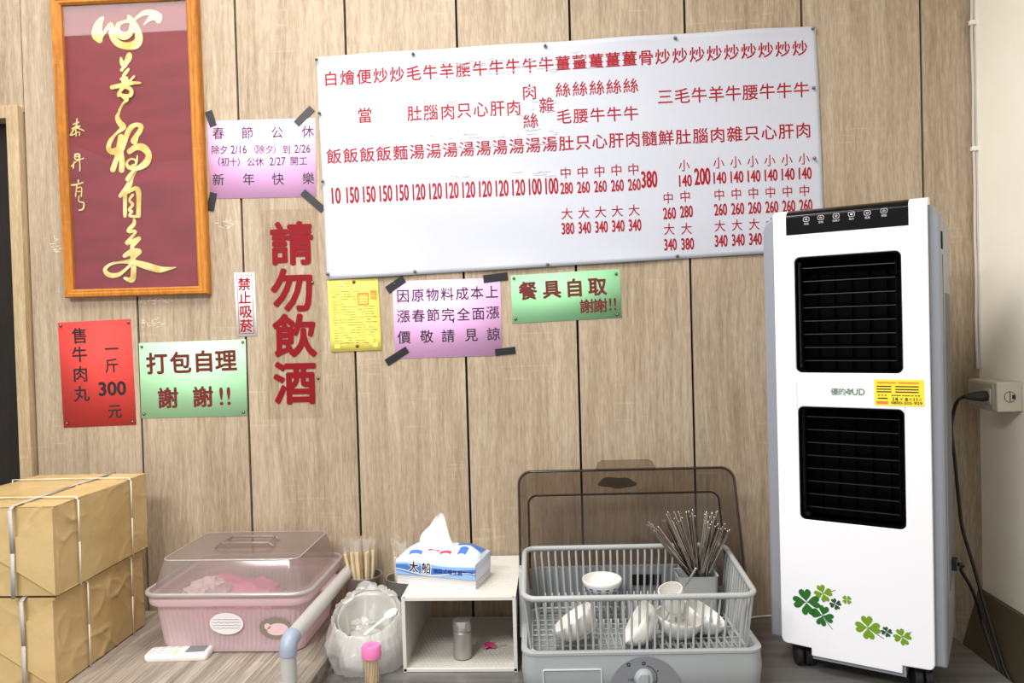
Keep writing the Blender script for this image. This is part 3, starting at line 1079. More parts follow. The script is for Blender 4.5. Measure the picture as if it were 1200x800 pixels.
# ================================================================== OUTLET BOX
t = thing('outlet_box', 'cream surface-mounted socket box on the right wall beside the corner', 'outlet', (XR, -0.125, 1.393))
mb = MB()
mb.span(-0.060, -0.0003, -0.062, 0.066, -0.036, 0.036)
mb.build('box', M['outlet'], t, bevel=0.003)
mb = MB()
mb.span(-0.0632, -0.0595, -0.050, 0.056, -0.031, 0.031)
mb.build('face_plate', M['outlet_face'], t, bevel=0.0015)
mb = MB()
mb.span(-0.0665, -0.0630, -0.044, -0.012, -0.018, 0.018)
mb.build('socket', M['outlet'], t, bevel=0.001)
mb = MB()
T = Matrix.Translation((-0.030, -0.0625, 0.0)) @ Matrix.Rotation(PI / 2, 4, 'X')
mb.plate(ellipse(-0.030, 0.0, 0.0135, 0.0135, 28), [ellipse(-0.030, 0.0, 0.0122, 0.0122, 28)], -0.0626, -0.0615)
mb.span(-0.0305, -0.0295, -0.0634, -0.0622, -0.012, 0.012)
mb.span(-0.025, -0.019, -0.0634, -0.0622, -0.005, 0.005)
mb.build('knockout_ring', M['inkblack'], t)

# ================================================================== STEEL COUNTER and TROLLEY
CZ = 0.80
CXL, CXR = 0.918, 2.4265
t = thing('steel_counter', 'dull dark steel worktop carrying the dish dryer and the air cooler', 'counter', ((CXL + CXR) / 2, -0.33, 0))
hw = (CXR - CXL) / 2
mb = MB()
mb.span(-hw, hw, -0.33, 0.328, CZ - 0.04, CZ)
mb.build('worktop', M['steel_top'], t, bevel=0.003)
for sx in (-1, 1):
    for sy in (-1, 1):
        mb = MB()
        mb.tube([(sx * (hw - 0.05), sy * 0.27, 0), (sx * (hw - 0.05), sy * 0.27, CZ - 0.04)], 0.018, 12)
        mb.build('leg', M['steel'], t)
mb = MB()
mb.span(-hw + 0.04, hw - 0.04, -0.28, 0.28, 0.2, 0.22)
mb.build('lower_shelf', M['steel_top'], t)

TZ = 0.835
TXL, TXR = -0.75, 0.914
t = thing('trolley', 'low trolley table with grey wood-grain top and a tubular side rail', 'table', ((TXL + TXR) / 2, -0.39, 0))
hx = (TXR - TXL) / 2
mb = MB()
mb.span(-hx, hx, -0.37, 0.365, TZ - 0.032, TZ)
mb.build('table_top', M['tablegrain'], t, bevel=0.002)
for sx in (-1, 1):
    for sy in (-1, 1):
        mb = MB()
        mb.tube([(sx * (hx - 0.06), sy * 0.31, 0), (sx * (hx - 0.06), sy * 0.31, TZ - 0.03)], 0.016, 12)
        mb.build('leg', M['alum'], t)
RX, RZ, RY = 0.892 - (TXL + TXR) / 2, 0.952, -0.525 + 0.39
mb = MB()
mb.tube([(RX + 0.004, 0.365, RZ), (RX, RY + 0.022, RZ)], 0.0165, 16)
mb.build('side_rail', M['alum'], t)
mb = MB()
mb.tube([(RX, RY + 0.03, RZ), (RX, RY + 0.014, RZ - 0.0005), (RX, RY + 0.004, RZ - 0.005), (RX, RY, RZ - 0.016), (RX, RY, RZ - 0.027)], 0.0185, 16)
mb.build('rail_elbow', M['elbow'], t)
mb = MB()
mb.tube([(RX, RY, RZ - 0.024), (RX, RY, TZ - 0.001)], 0.0165, 16)
mb.build('rail_post', M['alum'], t)


# ================================================================== KRAFT PARCELS
def parcel(name, label, x0, x1, y0, y1, z0, z1, sy, fx_, seed):
    cx, cy = (x0 + x1) / 2, (y0 + y1) / 2
    t = thing(name, label, 'parcel', (cx, cy, z0), group='kraft parcels at the left')
    w, d, h = (x1 - x0) / 2, (y1 - y0) / 2, z1 - z0
    off = Vector((seed * 3.3, seed * 1.7, 0))

    def ridge(q, sc):
        return 1 - abs(noise.noise(q * sc + off)) * 2.2

    def bump(p):
        q = Vector(p)
        n = noise.noise(q * 6 + off) * 0.0035
        # creases: sharp ridges running in slanting directions
        d1 = Vector((q.x * 9 + q.z * 6, q.y * 7 - q.z * 9, q.z * 5 + q.y * 7))
        d2 = Vector((q.x * 14 - q.z * 10, q.y * 16 + q.z * 9, q.z * 6 - q.x * 6))
        n += (0.0046 * max(0, ridge(d1, 0.8)) ** 7 + 0.0034 * max(0, ridge(d2, 0.9)) ** 8) * max(0.1, 0.6 + 1.6 * noise.noise(q * 5 + off * 2)) - 0.001
        n += noise.noise(q * 34 + off) * 0.0008
        return n
    bm = bmesh.new()
    bmesh.ops.create_cube(bm, size=2)
    bmesh.ops.subdivide_edges(bm, edges=bm.edges, cuts=63, use_grid_fill=True)
    for v in bm.verts:
        p = Vector((v.co.x * (w - 0.002), v.co.y * (d - 0.002), (v.co.z + 1) / 2 * h))
        nrm = Vector((round(v.co.x, 3) if abs(v.co.x) > .999 else 0, round(v.co.y, 3) if abs(v.co.y) > .999 else 0, round(v.co.z, 3) if abs(v.co.z) > .999 else 0))
        k = sum(abs(c) for c in nrm)
        if k:
            nrm = nrm / k
            b = bump(p) * (1.0 if k == 1 else 0.5)
            if nrm.z < 0:
                b = min(b, 0) * 0
            if nrm.z > 0 and k == 1:
                b *= 0.6
            p += nrm * (b - 0.002)
            if k > 1:
                p -= nrm * 0.003
        p.z = max(p.z, 0.0002)
        v.co = p
    me = bpy.data.meshes.new('wrapping')
    bm.to_mesh(me)
    bm.free()
    me.materials.append(M['kraft'])
    me.polygons.foreach_set('use_smooth', [True] * len(me.polygons))
    o = bpy.data.objects.new('wrapping', me)
    COL.objects.link(o)
    o.parent = t
    # end flaps folded over the front, like an envelope
    mb = MB()
    for sgn in (-1, 1):
        xe = sgn * (w - 0.003)
        pts = [(xe, h * 0.03), (xe - sgn * 0.135, h * 0.47), (xe, h * 0.97)]
        mb.add([(p[0], -d - 0.0045 - (0.004 if abs(p[0]) < w - 0.01 else 0), p[1]) for p in pts] + [(p[0], -d + 0.003, p[1]) for p in pts], [(0, 1, 2), (3, 5, 4), (0, 3, 4, 1), (1, 4, 5, 2), (2, 5, 3, 0)])
    mb.build('end_flaps', M['kraft'], t, smooth=0)
    # straps
    for yy in sy:
        mb = MB()
        r = 0.0045
        e = 0.0026
        loop = [(-w - e, yy, -0.0), (-w - e, yy + 0.002, h * 0.5), (-w, yy, h + e * .7), (0, yy + 0.004, h + e * .7), (w - 0.004, yy + 0.001, h + e * .7), (w + e, yy, h - 0.006), (w + e + .001, yy - 0.002, h * 0.5), (w + e, yy - 0.001, 0.001)]
        for a in range(len(loop) - 1):
            p, q = Vector(loop[a]), Vector(loop[a + 1])
            mb.add([(p.x, p.y - r / 2, p.z), (p.x, p.y + r / 2, p.z), (q.x, q.y + r / 2, q.z), (q.x, q.y - r / 2, q.z)], [(0, 1, 2, 3)])
        o = mb.build('strap', M['strap'], t, smooth=60, recalc=False, solid=0.0014)
    mb = MB()
    r = 0.009
    loop = [(fx_ + .002, d + 0.002, 0.002), (fx_, d + 0.002, h), (fx_, 0, h + 0.0022), (fx_, -d, h + 0.001), (fx_, -d - 0.0105, h - 0.006), (fx_ + .003, -d - 0.0115, h * .5), (fx_, -d - 0.0105, 0.001)]
    for a in range(len(loop) - 1):
        p, q = Vector(loop[a]), Vector(loop[a + 1])
        mb.add([(p.x - r / 2, p.y, p.z), (p.x + r / 2, p.y, p.z), (q.x + r / 2, q.y, q.z), (q.x - r / 2, q.y, q.z)], [(0, 1, 2, 3)])
    mb.build('end_strap', M['strapgrey'], t, smooth=60, recalc=False, solid=0.0012)
    return t


def ypos(px, py, X):
    return on_x(px, py, X).y


yc = -0.30
parcel('kraft_parcel', 'lower kraft paper parcel with white straps, standing on the trolley top', 0.06, 0.372, -0.492, -0.125, TZ, 1.037,
       (ypos(102, 690, .372) + 0.3085, ypos(153, 660, .372) + 0.3085), on_y(31, 750, -0.49).x - 0.216, 1)
parcel('kraft_parcel', 'upper kraft paper parcel with white straps, stacked on another parcel', 0.075, 0.382, -0.497, -0.115, 1.0385, 1.237,
       (ypos(91, 600, .382) + 0.306, ypos(152.5, 570, .382) + 0.306), on_y(17, 640, -0.497).x - 0.2285, 2)

# ================================================================== PINK STORAGE TUB
bx0, bx1, by0, by1 = 0.474, 0.872, -0.335, -0.02
bcx, bcy = (bx0 + bx1) / 2, (by0 + by1) / 2
t = thing('storage_tub', 'ribbed milky pink plastic tub with a clear domed lid', 'container', (bcx, bcy, TZ))
W_, D_ = bx1 - bx0, by1 - by0


def tub_loop(k, z, w, d, r, ribs=0.0):
    pts = rrect(0, 0, w, d, r, 10)
    # resample evenly for the ribs
    out = []
    n = len(pts)
    per = [0]
    for i in range(n):
        a, b = pts[i], pts[(i + 1) % n]
        per.append(per[-1] + math.hypot(b[0] - a[0], b[1] - a[1]))
    N = 420
    j = 0
    for q in range(N):
        sdist = per[-1] * q / N
        while per[j + 1] < sdist:
            j += 1
        f = (sdist - per[j]) / max(per[j + 1] - per[j], 1e-9)
        a, b = pts[j], pts[(j + 1) % n]
        x, y = a[0] + (b[0] - a[0]) * f, a[1] + (b[1] - a[1]) * f
        l = math.hypot(x, y) or 1
        rb = ribs * (0.5 + 0.5 * math.sin(2 * PI * q / 4))
        out.append((x - x / l * rb, y - y / l * rb, z))
    return out


mb = MB()
loops = [tub_loop(0, 0.001, W_ - 0.068, D_ - 0.068, 0.03), tub_loop(0, 0.004, W_ - 0.058, D_ - 0.058, 0.035),
         tub_loop(0, 0.02, W_ - 0.052, D_ - 0.052, 0.035), tub_loop(0, 0.022, W_ - 0.050, D_ - 0.05, 0.035, 0.0022),
         tub_loop(0, 0.118, W_ - 0.026, D_ - 0.026, 0.04, 0.0022), tub_loop(0, 0.12, W_ - 0.025, D_ - 0.025, 0.04),
         tub_loop(0, 0.128, W_ - 0.023, D_ - 0.023, 0.04)]
mb.loft(loops, True, False)
tub = mb.build('tub', M['pinktub'], t, smooth=30)
mb = MB()
loops = []
for (w, z) in ((0.024, 0.122), (0.004, 0.122), (0.0, 0.126), (0.0, 0.138), (0.004, 0.142), (0.028, 0.142)):
    loops.append([(x, y, z) for x, y in rrect(0, 0, W_ - w, D_ - w, 0.045, 8)])
mb.loft(loops + [loops[0]], False, False)
mb.build('rim', M['pinktub'], t, smooth=40)
mb = MB()
mb.span(W_ / 2 - 0.008, W_ / 2 + 0.010, -0.06, 0.06, 0.098, 0.130)
mb.build('side_handle', M['pinktub'], t, bevel=0.006)
mb = MB()
loops = []
for (w, z, r) in ((-0.002, 0.1435, 0.045), (-0.004, 0.147, 0.045), (-0.002, 0.153, 0.045), (0.012, 0.155, 0.045), (0.022, 0.157, 0.042), (0.034, 0.172, 0.036), (0.062, 0.219, 0.026), (0.070, 0.2235, 0.024)):
    loops.append([(x, y, z) for x, y in rrect(0, 0, W_ - w, D_ - w, r, 8)])
mb.loft(loops, False, True)
lid = mb.build('lid', M['lidclear'], t, smooth=35)
mb = MB()
for w, z, r, q in ((-0.004, 0.1495, 0.045, 0.0058), (0.066, 0.2215, 0.025, 0.0022)):
    mb.tube([(x, y, z) for x, y in rrect(0, 0, W_ - w, D_ - w, r, 8)], q, 8, closed=True)
mb.build('lid_edge_bead', clear('lid_bead', (235, 230, 228), 0.12, 0.15, 0.6, (200, 195, 192), 0.2), t, smooth=60)
mb = MB()
mb.tube([(-0.075, -0.03, 0.2255), (-0.062, -0.03, 0.236), (0.062, -0.03, 0.236), (0.075, -0.03, 0.2255)], 0.004, 8)
mb.tube([(-0.068, 0.03, 0.2255), (-0.056, 0.03, 0.236), (0.056, 0.03, 0.236), (0.068, 0.03, 0.2255)], 0.004, 8)
for sx in (-1, 1):
    mb.tube([(sx * 0.062, -0.03, 0.236), (sx * 0.056, 0.03, 0.236)], 0.003, 8)
h_ = mb.build('lid_handle', M['lidclear'], t, smooth=50)
# stickers on the front of the tub


def tub_front(px, py):
    p = on_y(px, py, by0 + 0.018)
    return p.x - bcx, p.z - TZ


fy = -D_ / 2 + 0.0165
ty = Matrix.Rotation(math.radians(-5), 4, 'X')
for (px, py, a, b, kind) in ((266, 730, 20.5, 13.5, 0), (323, 735, 19.5, 13, 1)):
    x, z = tub_front(px, py)
    T = Matrix.Translation((x, fy - 0.0012, z)) @ Matrix.Rotation(math.radians(6), 4, 'X')
    sc = 1 / 505
    mb = MB()
    mb.plate(ellipse(0, 0, a * sc, b * sc), [], -0.0008, 0.0012, T)
    if kind == 0:
        k_ = mb.build('round_sticker', M['sticker'], t, smooth=0)
        mb = MB()
        for r_ in range(4):
            zz = (5.5 - r_ * 3.6) * sc
            half = math.sqrt(max(0, 1 - (zz / (b * sc)) ** 2)) * a * sc * 0.85
            pts = []
            nn = 14
            for q in range(nn):
                pts.append((-half + 2 * half * q / (nn - 1), zz + math.sin(q * 2.3 + r_) * 0.0016 * random.random(), 0.00035))
            m2 = MB()
            brush(m2, pts, -0.0012)
            mb.add([T @ Vector(v) for v in m2.v], m2.f)
        mb.build('scribble', M['inkblack'], k_, smooth=0, recalc=False)
    else:
        k_ = mb.build('oval_sticker', M['stickergrey'], t, smooth=0)
        mb = MB()
        mb.plate(ellipse(3 * sc, -1.5 * sc, 13 * sc, 7.5 * sc, 20, 0.1), [], -0.0012, -0.0006, T)
        mb.plate(ellipse(-9 * sc, 2 * sc, 4 * sc, 4 * sc, 12), [], -0.0012, -0.0006, T)
        mb.build('pale_print', M['stickerpink'], k_, smooth=0)
# pink carrier bag inside the tub
def crumple(rx, ry, rz, seed, nu=36, nv=18, amp=0.35):
    def f(u, v):
        th, ph = 2 * PI * u, PI * v
        d = Vector((math.cos(th) * math.sin(ph), math.sin(th) * math.sin(ph), math.cos(ph)))
        q = d * 2.2 + Vector((seed, seed * 2, 0))
        k = 1 + amp * noise.noise(q) + amp * 0.6 * abs(noise.noise(q * 2.6)) + amp * .3 * noise.noise(q * 5)
        return (d.x * rx * k, d.y * ry * k, d.z * rz * k)
    return f


mb = MB()
mb.grid(crumple(0.115, 0.085, 0.047, 3.1), 48, 24, True)
o = mb.build('pink_bag', M['pinkbag'], None, smooth=45, loc=(0.645, -0.20, 0.928))
tag(o, 'crumpled bright pink plastic bag inside the covered tub', 'bag')
mb = MB()
mb.grid(crumple(0.05, 0.045, 0.03, 5.2, amp=.5), 40, 20, True)
o = mb.build('white_bag', mat('white_bag_print', (246, 224, 232), .35), None, smooth=45, loc=(0.595, -0.255, 0.962))
tag(o, 'small crumpled whitish plastic bag on the pink bag inside the tub', 'bag')

# ================================================================== REMOTE
rp = on_z(209, 771, TZ)
t = thing('remote_control', 'white air-conditioner remote lying in front of the pink tub', 'remote', (rp.x, rp.y + 0.006, TZ), math.radians(4))
mb = MB()
ol = rrect(0, 0, 0.147, 0.05, 0.008, 5)
mb.loft([[(x * .97, y * .95, 0.0005) for x, y in ol], [(x, y, 0.005) for x, y in ol], [(x, y, 0.014 + x * 0.02) for x, y in ol], [(x * .97, y * .92, 0.0175 + x * 0.02) for x, y in ol]])
mb.build('body', M['remote'], t, smooth=50)
mb = MB()
T = Matrix.Translation((0.042, 0, 0.0188)) @ Matrix.Rotation(math.radians(-1.2), 4, 'Y')
mb.slab(rrect(0, 0, 0.046, 0.036, 0.003), -0.001, 0.0003, T)
mb.build('display', M['screen'], t, smooth=0)
for i in range(4):
    for j in range(3):
        mb = MB()
        xx, yy = -0.060 + i * 0.019, -0.013 + j * 0.013
        mb.slab(rrect(xx, yy, 0.012, 0.007, 0.003), 0.0155 + xx * 0.02, 0.0186 + xx * 0.02)
        mb.build('button', M['buttonyellow'] if (i, j) == (3, 0) else M['button'], t, smooth=0)

# ================================================================== CHOPSTICK CUPS with wrapped chopsticks
def steel_cup(name, label, loc, r, h):
    t = thing(name, label, 'cup', loc, group='steel chopstick cups')
    mb = MB()
    mb.lathe([(0.0, 0.003), (r * 0.9, 0.003), (r * 0.92, 0.0005), (r, 0.004), (r, h - 0.004), (r + 0.0015, h - 0.002), (r + 0.001, h), (r - 0.0015, h - 0.001), (r - 0.002, 0.006), (0, 0.006)], 36)
    mb.build('cup', M['steel'], t, smooth=40)
    for k in range(10):
        a = 2 * PI * (k + 0.3) / 10
        mb = MB()
        T = Matrix.Rotation(a, 4, 'Z') @ Matrix.Translation((r, 0, h * 0.72))
        mb.box((0, 0, 0), (0.0016, 0.006, 0.008), T)
        mb.build('slot', M['black'], t, smooth=0)
    return t


c1 = on_z(430, 677, 0.925)
c2 = on_z(471, 684, 0.925)
C1 = Vector((c1.x, -0.070, CZ)); C2 = Vector((c2.x + 0.004, -0.095, CZ))
steel_cup('chopstick_cup', 'brushed steel cup with dark slots beside the pink tub, holding wrapped chopsticks', C1, 0.047, 0.146)
steel_cup('chopstick_cup', 'brushed steel cup partly hidden behind the tissue pack, holding wrapped chopsticks', C2, 0.044, 0.146)


def wrapped_proto():
    t = thing('wrapped_chopsticks', 'pale bamboo chopsticks in a clear wrapper, standing in the left steel cup', 'chopsticks', (0, 0, 0), group='wrapped chopsticks in the left cup')
    for sx in (-1, 1):
        mb = MB()
        mb.tube([(sx * 0.0028, 0, 0.0), (sx * 0.0036, 0, 0.19)], [0.0026, 0.0035], 8)
        mb.build('stick', M['bamboo'], t)

    def f(u, v):
        th = 2 * PI * u
        w = 0.0092 + 0.0012 * math.sin(v * 23) + (0.009 * max(0, (v - 0.86) / 0.14))
        d = 0.0050 + 0.0006 * math.sin(v * 31 + 1)
        if v > 0.86:
            d *= 1 - (v - 0.86) / 0.2
        return (math.cos(th) * w, math.sin(th) * d + 0.002 * math.sin(v * 8), -0.002 + v * 0.226 + (0.006 * math.sin(u * 14) if v > .98 else 0))
    mb = MB()
    mb.grid(f, 12, 26, True)
    mb.build('wrapper', M['wrap'], t, smooth=60)
    return t


proto = wrapped_proto()
first = True
for (C, rr, lst, gl) in ((C1, 0.03, [(-38, 2), (-33, 5), (-27, 8), (-22, 3), (-16, 6), (-11, 1), (-5, 4), (1, 7), (6, 2), (-30, -6), (-18, -8), (-8, -6), (12, -3), (16, 3)],
                         ('pale bamboo chopsticks in a clear wrapper, standing in the left steel cup', 'wrapped chopsticks in the left cup')),
                         (C2, 0.026, [(-14, 3), (-8, 0), (-3, 5), (4, -3), (-10, -6)],
                         ('pale bamboo chopsticks in a clear wrapper, standing in the cup behind the tissue pack', 'wrapped chopsticks in the right cup'))):
    for k, (dx, dy) in enumerate(lst):
        if first:
            o = proto
            first = False
        else:
            o = dup(proto, gl[0], gl[1])
        bx, by = C.x + dx / 40 * 0.018 + random.uniform(-.004, .004), C.y + dy / 10 * 0.02
        tx, ty_ = C.x + dx / 40 * 0.055 + random.uniform(-.006, .006), C.y + dy / 10 * 0.03
        base = Vector((bx, by, CZ + 0.009 + (0.012 * random.random())))
        hgt = 0.19 - (0.022 if dx > 8 else 0)
        topp = Vector((tx, ty_, base.z + hgt))
        o.location = base
        q = (topp - base).to_track_quat('Z', 'Y')
        o.rotation_mode = 'QUATERNION'
        from mathutils import Quaternion
        o.rotation_quaternion = q @ Quaternion((0, 0, 1), random.uniform(-0.6, 0.6))

# ================================================================== BIN WITH A PLASTIC BAG
B = Vector((0.998, -0.285, CZ))
t = thing('waste_bin', 'small waste bin lined with a milky white plastic bag, beside the ivory shelf', 'bin', B)


def rimz(th):
    return 0.128 + 0.034 * math.sin(th)


def bin_fn(r0, r1, zb):
    def f(u, v):
        th = 2 * PI * u
        z = zb + v * (rimz(th) - 0.012 - zb)
        k = z / 0.14
        r = r0 + (r1 - r0) * k
        return (math.cos(th) * r, math.sin(th) * r * 0.95, z)
    return f


mb = MB()
mb.grid(bin_fn(0.056, 0.072, 0.004), 36, 10, True)
mb.lathe([(0, 0.004), (0.0563, 0.004)], 36)
mb.build('bin_body', M['binplastic'], t, smooth=50, solid=0.0015)


def bag_fn(u, v):
    th = 2 * PI * u
    c, q = math.cos(th), math.sin(th)
    fold = noise.noise(Vector((c * 5, q * 5, v * 1.5)))            # long folds running down the bag
    fine = noise.noise(Vector((c * 13, q * 13, v * 3.5 + 4)))
    slack = noise.noise(Vector((c * 1.6, q * 1.6, v * 5 + 9)))
    if v < 0.6:      # outside, from the foot to the rim
        k = v / 0.6
        z = 0.002 + k * (rimz(th) - 0.002)
        r = 0.082 + 0.015 * math.sin(PI * min(1, k * 1.2) * 0.85) - 0.010 * k * k + fold * 0.009 + fine * 0.004 + slack * 0.010 * (1 - k)
        r += 0.006 * max(0, math.sin(k * 16 + slack * 3)) * k * (1 - k)
        z += fine * 0.005 * k
    else:            # tucked inside
        k = (v - 0.6) / 0.4
        z = rimz(th) + 0.004 * math.sin(PI * min(k * 4, 1)) - k * 0.085 + fine * 0.004
        r = 0.077 - 0.010 * k - 0.008 * k * k + fold * 0.006 * (1 + k) + fine * 0.003
    return (c * r, q * r * 0.98, max(z, 0.002))


mb = MB()
mb.grid(bag_fn, 160, 70, True)
mb.build('bag_liner', M['bag'], t, smooth=60)


def tuft(u, v):
    a = PI * (0.25 + 0.62 * u)
    r = 0.07 + 0.012 * noise.noise(Vector((u * 6, v * 3, 2))) - 0.02 * v * math.sin(u * 9)
    z = rimz(a) - 0.008 + v * (0.016 + 0.012 * noise.noise(Vector((u * 8, 1, 7)))) * math.sin(PI * u) ** 0.5
    return (math.cos(a) * r, math.sin(a) * r, z)


mb = MB()
mb.grid(tuft, 40, 8)
mb.build('bag_edge', M['bag'], t, smooth=60)
# thrown-away things in the bin
def paddle(name, label, cat, loc, rot, m):
    mb = MB()
    mb.tube([(0, 0, 0), (0.035, 0.001, 0.001), (0.07, 0, 0.002)], [0.0042, 0.0032, 0.0038], 8, flat=0.5)
    mb.lathe([(0.0, -0.003), (0.009, -0.0028), (0.0125, 0.0), (0.011, 0.0006), (0.0, -0.0016)], 16, Matrix.Translation((0.082, 0, 0.003)), 1.5, 1.0)
    o = mb.build(name, m, None, smooth=50, loc=loc)
    o.rotation_euler = rot
    return tag(o, label, cat)


paddle('plastic_spoon', 'white plastic spoon thrown away in the bagged bin', 'spoon', (1.0, -0.325, CZ + 0.085), (0.2, -0.35, 0.8), M['bowl'])
mb = MB()
mb.grid(crumple(0.026, 0.02, 0.014, 8.4, 24, 14, .5), 24, 14, True)
o = mb.build('crumpled_wrapper', M['wrap'], None, smooth=50, loc=(0.985, -0.27, CZ + 0.088))
tag(o, 'crumpled clear wrapper lying in the bagged bin', 'wrapper')
mb = MB()
mb.grid(crumple(0.05, 0.045, 0.035, 2.4, 24, 14, .3), 24, 14, True)
o = mb.build('rubbish_bag', M['bag'], None, smooth=50, loc=(0.998, -0.285, CZ + 0.045))
tag(o, 'crumpled white rubbish at the bottom of the bagged bin', 'rubbish')

# ================================================================== TOOTHPICK JAR
J = on_z(435, 757, 0.888)
t = thing('toothpick_jar', 'clear toothpick jar with a pink cap in front of the bagged bin', 'jar', (J.x, J.y, CZ))
mb = MB()
mb.lathe([(0.0, 0.0), (0.019, 0.0), (0.021, 0.003), (0.021, 0.062), (0.0195, 0.068), (0.0185, 0.068), (0.0195, 0.06), (0.0195, 0.004), (0.0, 0.003)], 28)
mb.build('jar_body', M['jar'], t, smooth=40)
mb = MB()
mb.lathe([(0.0205, 0.064), (0.0222, 0.065), (0.0225, 0.068), (0.0215, 0.088), (0.0195, 0.0912), (0.006, 0.0905), (0.0055, 0.0885), (0.0, 0.0885)], 32)
mb.build('cap', M['pinkcap'], t, smooth=35)
mb = MB()
mb.lathe([(0.0, 0.0905), (0.004, 0.0908), (0.004, 0.0915), (0.0, 0.0918)], 16, Matrix.Translation((-0.009, -0.004, 0)))
mb.build('cap_button', M['pinkcap'], t)
mb = MB()
mb.tube([(0, 0, 0), (0, 0, 0.002), (0, 0, 0.056), (0, 0, 0.0575)], [0.0003, 0.001, 0.001, 0.0003], 6)
tp = mb.build('toothpick', M['toothpick'])
tag(tp, 'wooden toothpick standing in the pink-capped jar', 'toothpick', 'toothpicks in the jar')
for k in range(26):
    o = tp if k == 0 else tp.copy()
    if k:
        COL.objects.link(o)
    a, r = k * 2.399, 0.0145 * math.sqrt((k + .5) / 26)
    base = Vector((J.x + math.cos(a) * r, J.y + math.sin(a) * r, CZ + 0.0045))
    tpv = Vector((J.x + math.cos(a + .5) * r * 1.1, J.y + math.sin(a + .5) * r * 1.1, CZ + 0.062))
    o.location = base
    o.rotation_mode = 'QUATERNION'
    o.rotation_quaternion = (tpv - base).to_track_quat('Z', 'Y')

# ================================================================== IVORY SHELF
SX0, SX1, SY0, SY1, SZ1 = 1.092, 1.3575, -0.332, -0.012, 0.973
t = thing('counter_shelf', 'open ivory plastic shelf with a dotted tray floor, between bin and dish dryer', 'shelf', ((SX0 + SX1) / 2, SY0, CZ))
w = (SX1 - SX0) / 2
d = SY1 - SY0
h = SZ1 - CZ
mb = MB()
mb.span(-w, w, 0, d, h - 0.007, h)
for sx in (-1, 1):
    mb.span(sx * w - (0.004 if sx > 0 else 0), sx * w + (0 if sx > 0 else 0.004), 0.0, d, h - 0.012, h + 0.001)
for k in range(24):
    yy = 0.012 + k * (d - 0.02) / 24
    mb.span(-w + 0.006, w - 0.006, yy, yy + 0.006, h - 0.001, h + 0.0006)
mb.build('top_board', M['shelf'], t, smooth=0)
for sx in (-1, 1):
    mb = MB()
    x0 = sx * w
    x1 = sx * (w - 0.005)
    # side wall with a slanting cut-away window
    prof = [(0.0, 0.0), (d, 0.0), (d, h - 0.007), (0.0, h - 0.007)]
    hole = [(0.10, h - 0.03), (0.09, 0.075), (d - 0.02, 0.075), (d - 0.02, h - 0.03)]
    m2 = MB()
    m2.plate(prof, [], 0, 0.005)
    T = Matrix.Translation((x0 if sx < 0 else x1, 0, 0)) @ Matrix(((0, 1, 0, 0), (1, 0, 0, 0), (0, 0, 1, 0), (0, 0, 0, 1)))
    mb.add(m2.v, m2.f, T)
    mb.span(min(x0, x0 - sx * 0.008), max(x0, x0 - sx * 0.008), -0.001, 0.006, 0, h)
    mb.build('side_wall', M['shelf'], t, smooth=0)
mb = MB()
mb.span(-w + 0.005, w - 0.005, 0.004, d, 0.0, 0.0065)
for i in range(26):
    for j in range(26):
        xx = -w + 0.014 + i * (2 * w - 0.028) / 25 + (0.0025 if j % 2 else -0.0025)
        yy = 0.016 + j * (d - 0.03) / 25
        mb.add([(xx - .0022, yy, 0.0064), (xx, yy - .0022, 0.0064), (xx + .0022, yy, 0.0064), (xx, yy + .0022, 0.0064), (xx, yy, 0.0078)], [(0, 1, 4), (1, 2, 4), (2, 3, 4), (3, 0, 4)])
mb.build('tray_floor', M['shelfdot'], t, smooth=0)
mb = MB()
mb.span(-w, w, -0.001, 0.005, 0.0, 0.009)
mb.build('front_lip', M['shelf'], t, bevel=0.0015)

# shaker and scrap on the shelf floor
p = on_z(541.5, 773, CZ + 0.008)
t = thing('pepper_shaker', 'small brushed steel shaker on the dotted floor of the ivory shelf', 'shaker', (p.x, p.y + 0.018, CZ + 0.0079))
mb = MB()
mb.lathe([(0.0, 0.0), (0.0205, 0.0), (0.0222, 0.002), (0.0222, 0.062), (0.0205, 0.064), (0, 0.064)], 32)
mb.build('body', M['steel'], t, smooth=35)
mb = MB()
mb.lathe([(0.020, 0.0625), (0.0212, 0.0655), (0.0232, 0.067), (0.0232, 0.084), (0.021, 0.0905), (0.012, 0.0935), (0.0, 0.0945)], 32)
mb.build('cap', M['steelbright'], t, smooth=35)
for k in range(5):
    mb = MB()
    a = k * 1.256
    r = 0.006 if k else 0
    mb.lathe([(0, 0.0), (0.0011, 0.0), (0.0011, 0.0008), (0, 0.0008)], 8, Matrix.Translation((math.cos(a) * r, math.sin(a) * r, 0.0938)))
    mb.build('shaker_hole', M['black'], t)
p = on_z(577, 757, CZ + 0.009)
t = thing('candy_wrapper', 'scrap of pink and clear wrapper on the floor of the ivory shelf', 'wrapper', (p.x, p.y, CZ + 0.0085), 0.2)
mb = MB()
mb.grid(lambda u, v: ((u - .5) * 0.026 - 0.007, (v - .5) * 0.03, 0.002 + 0.004 * abs(math.sin(u * 4 + v * 3))), 10, 10)
mb.build('pink_scrap', mat('magenta_wrapper', (206, 64, 120), .35), t, smooth=50, solid=0.0006)
mb = MB()
mb.grid(lambda u, v: ((u - .5) * 0.03 + 0.017, (v - .5) * 0.024 * (1 - u * .6), 0.002 + 0.003 * abs(math.sin(u * 7 + v * 5))), 10, 10)
mb.build('clear_scrap', M['wrap'], t, smooth=50, solid=0.0005)

# ================================================================== TISSUE PACK on the shelf
a0, a1 = on_z(465, 683, SZ1 + 0.001), on_z(558, 691, SZ1 + 0.001)
ang = math.atan2(a1.y - a0.y, a1.x - a0.x)
Lp = (a1 - a0).length
t = thing('tissue_pack', 'blue and white soft pack of tissues on the ivory shelf', 'tissues', (a0.x, a0.y, SZ1 + 0.0008), ang)
PD, PH = 0.105, 0.060


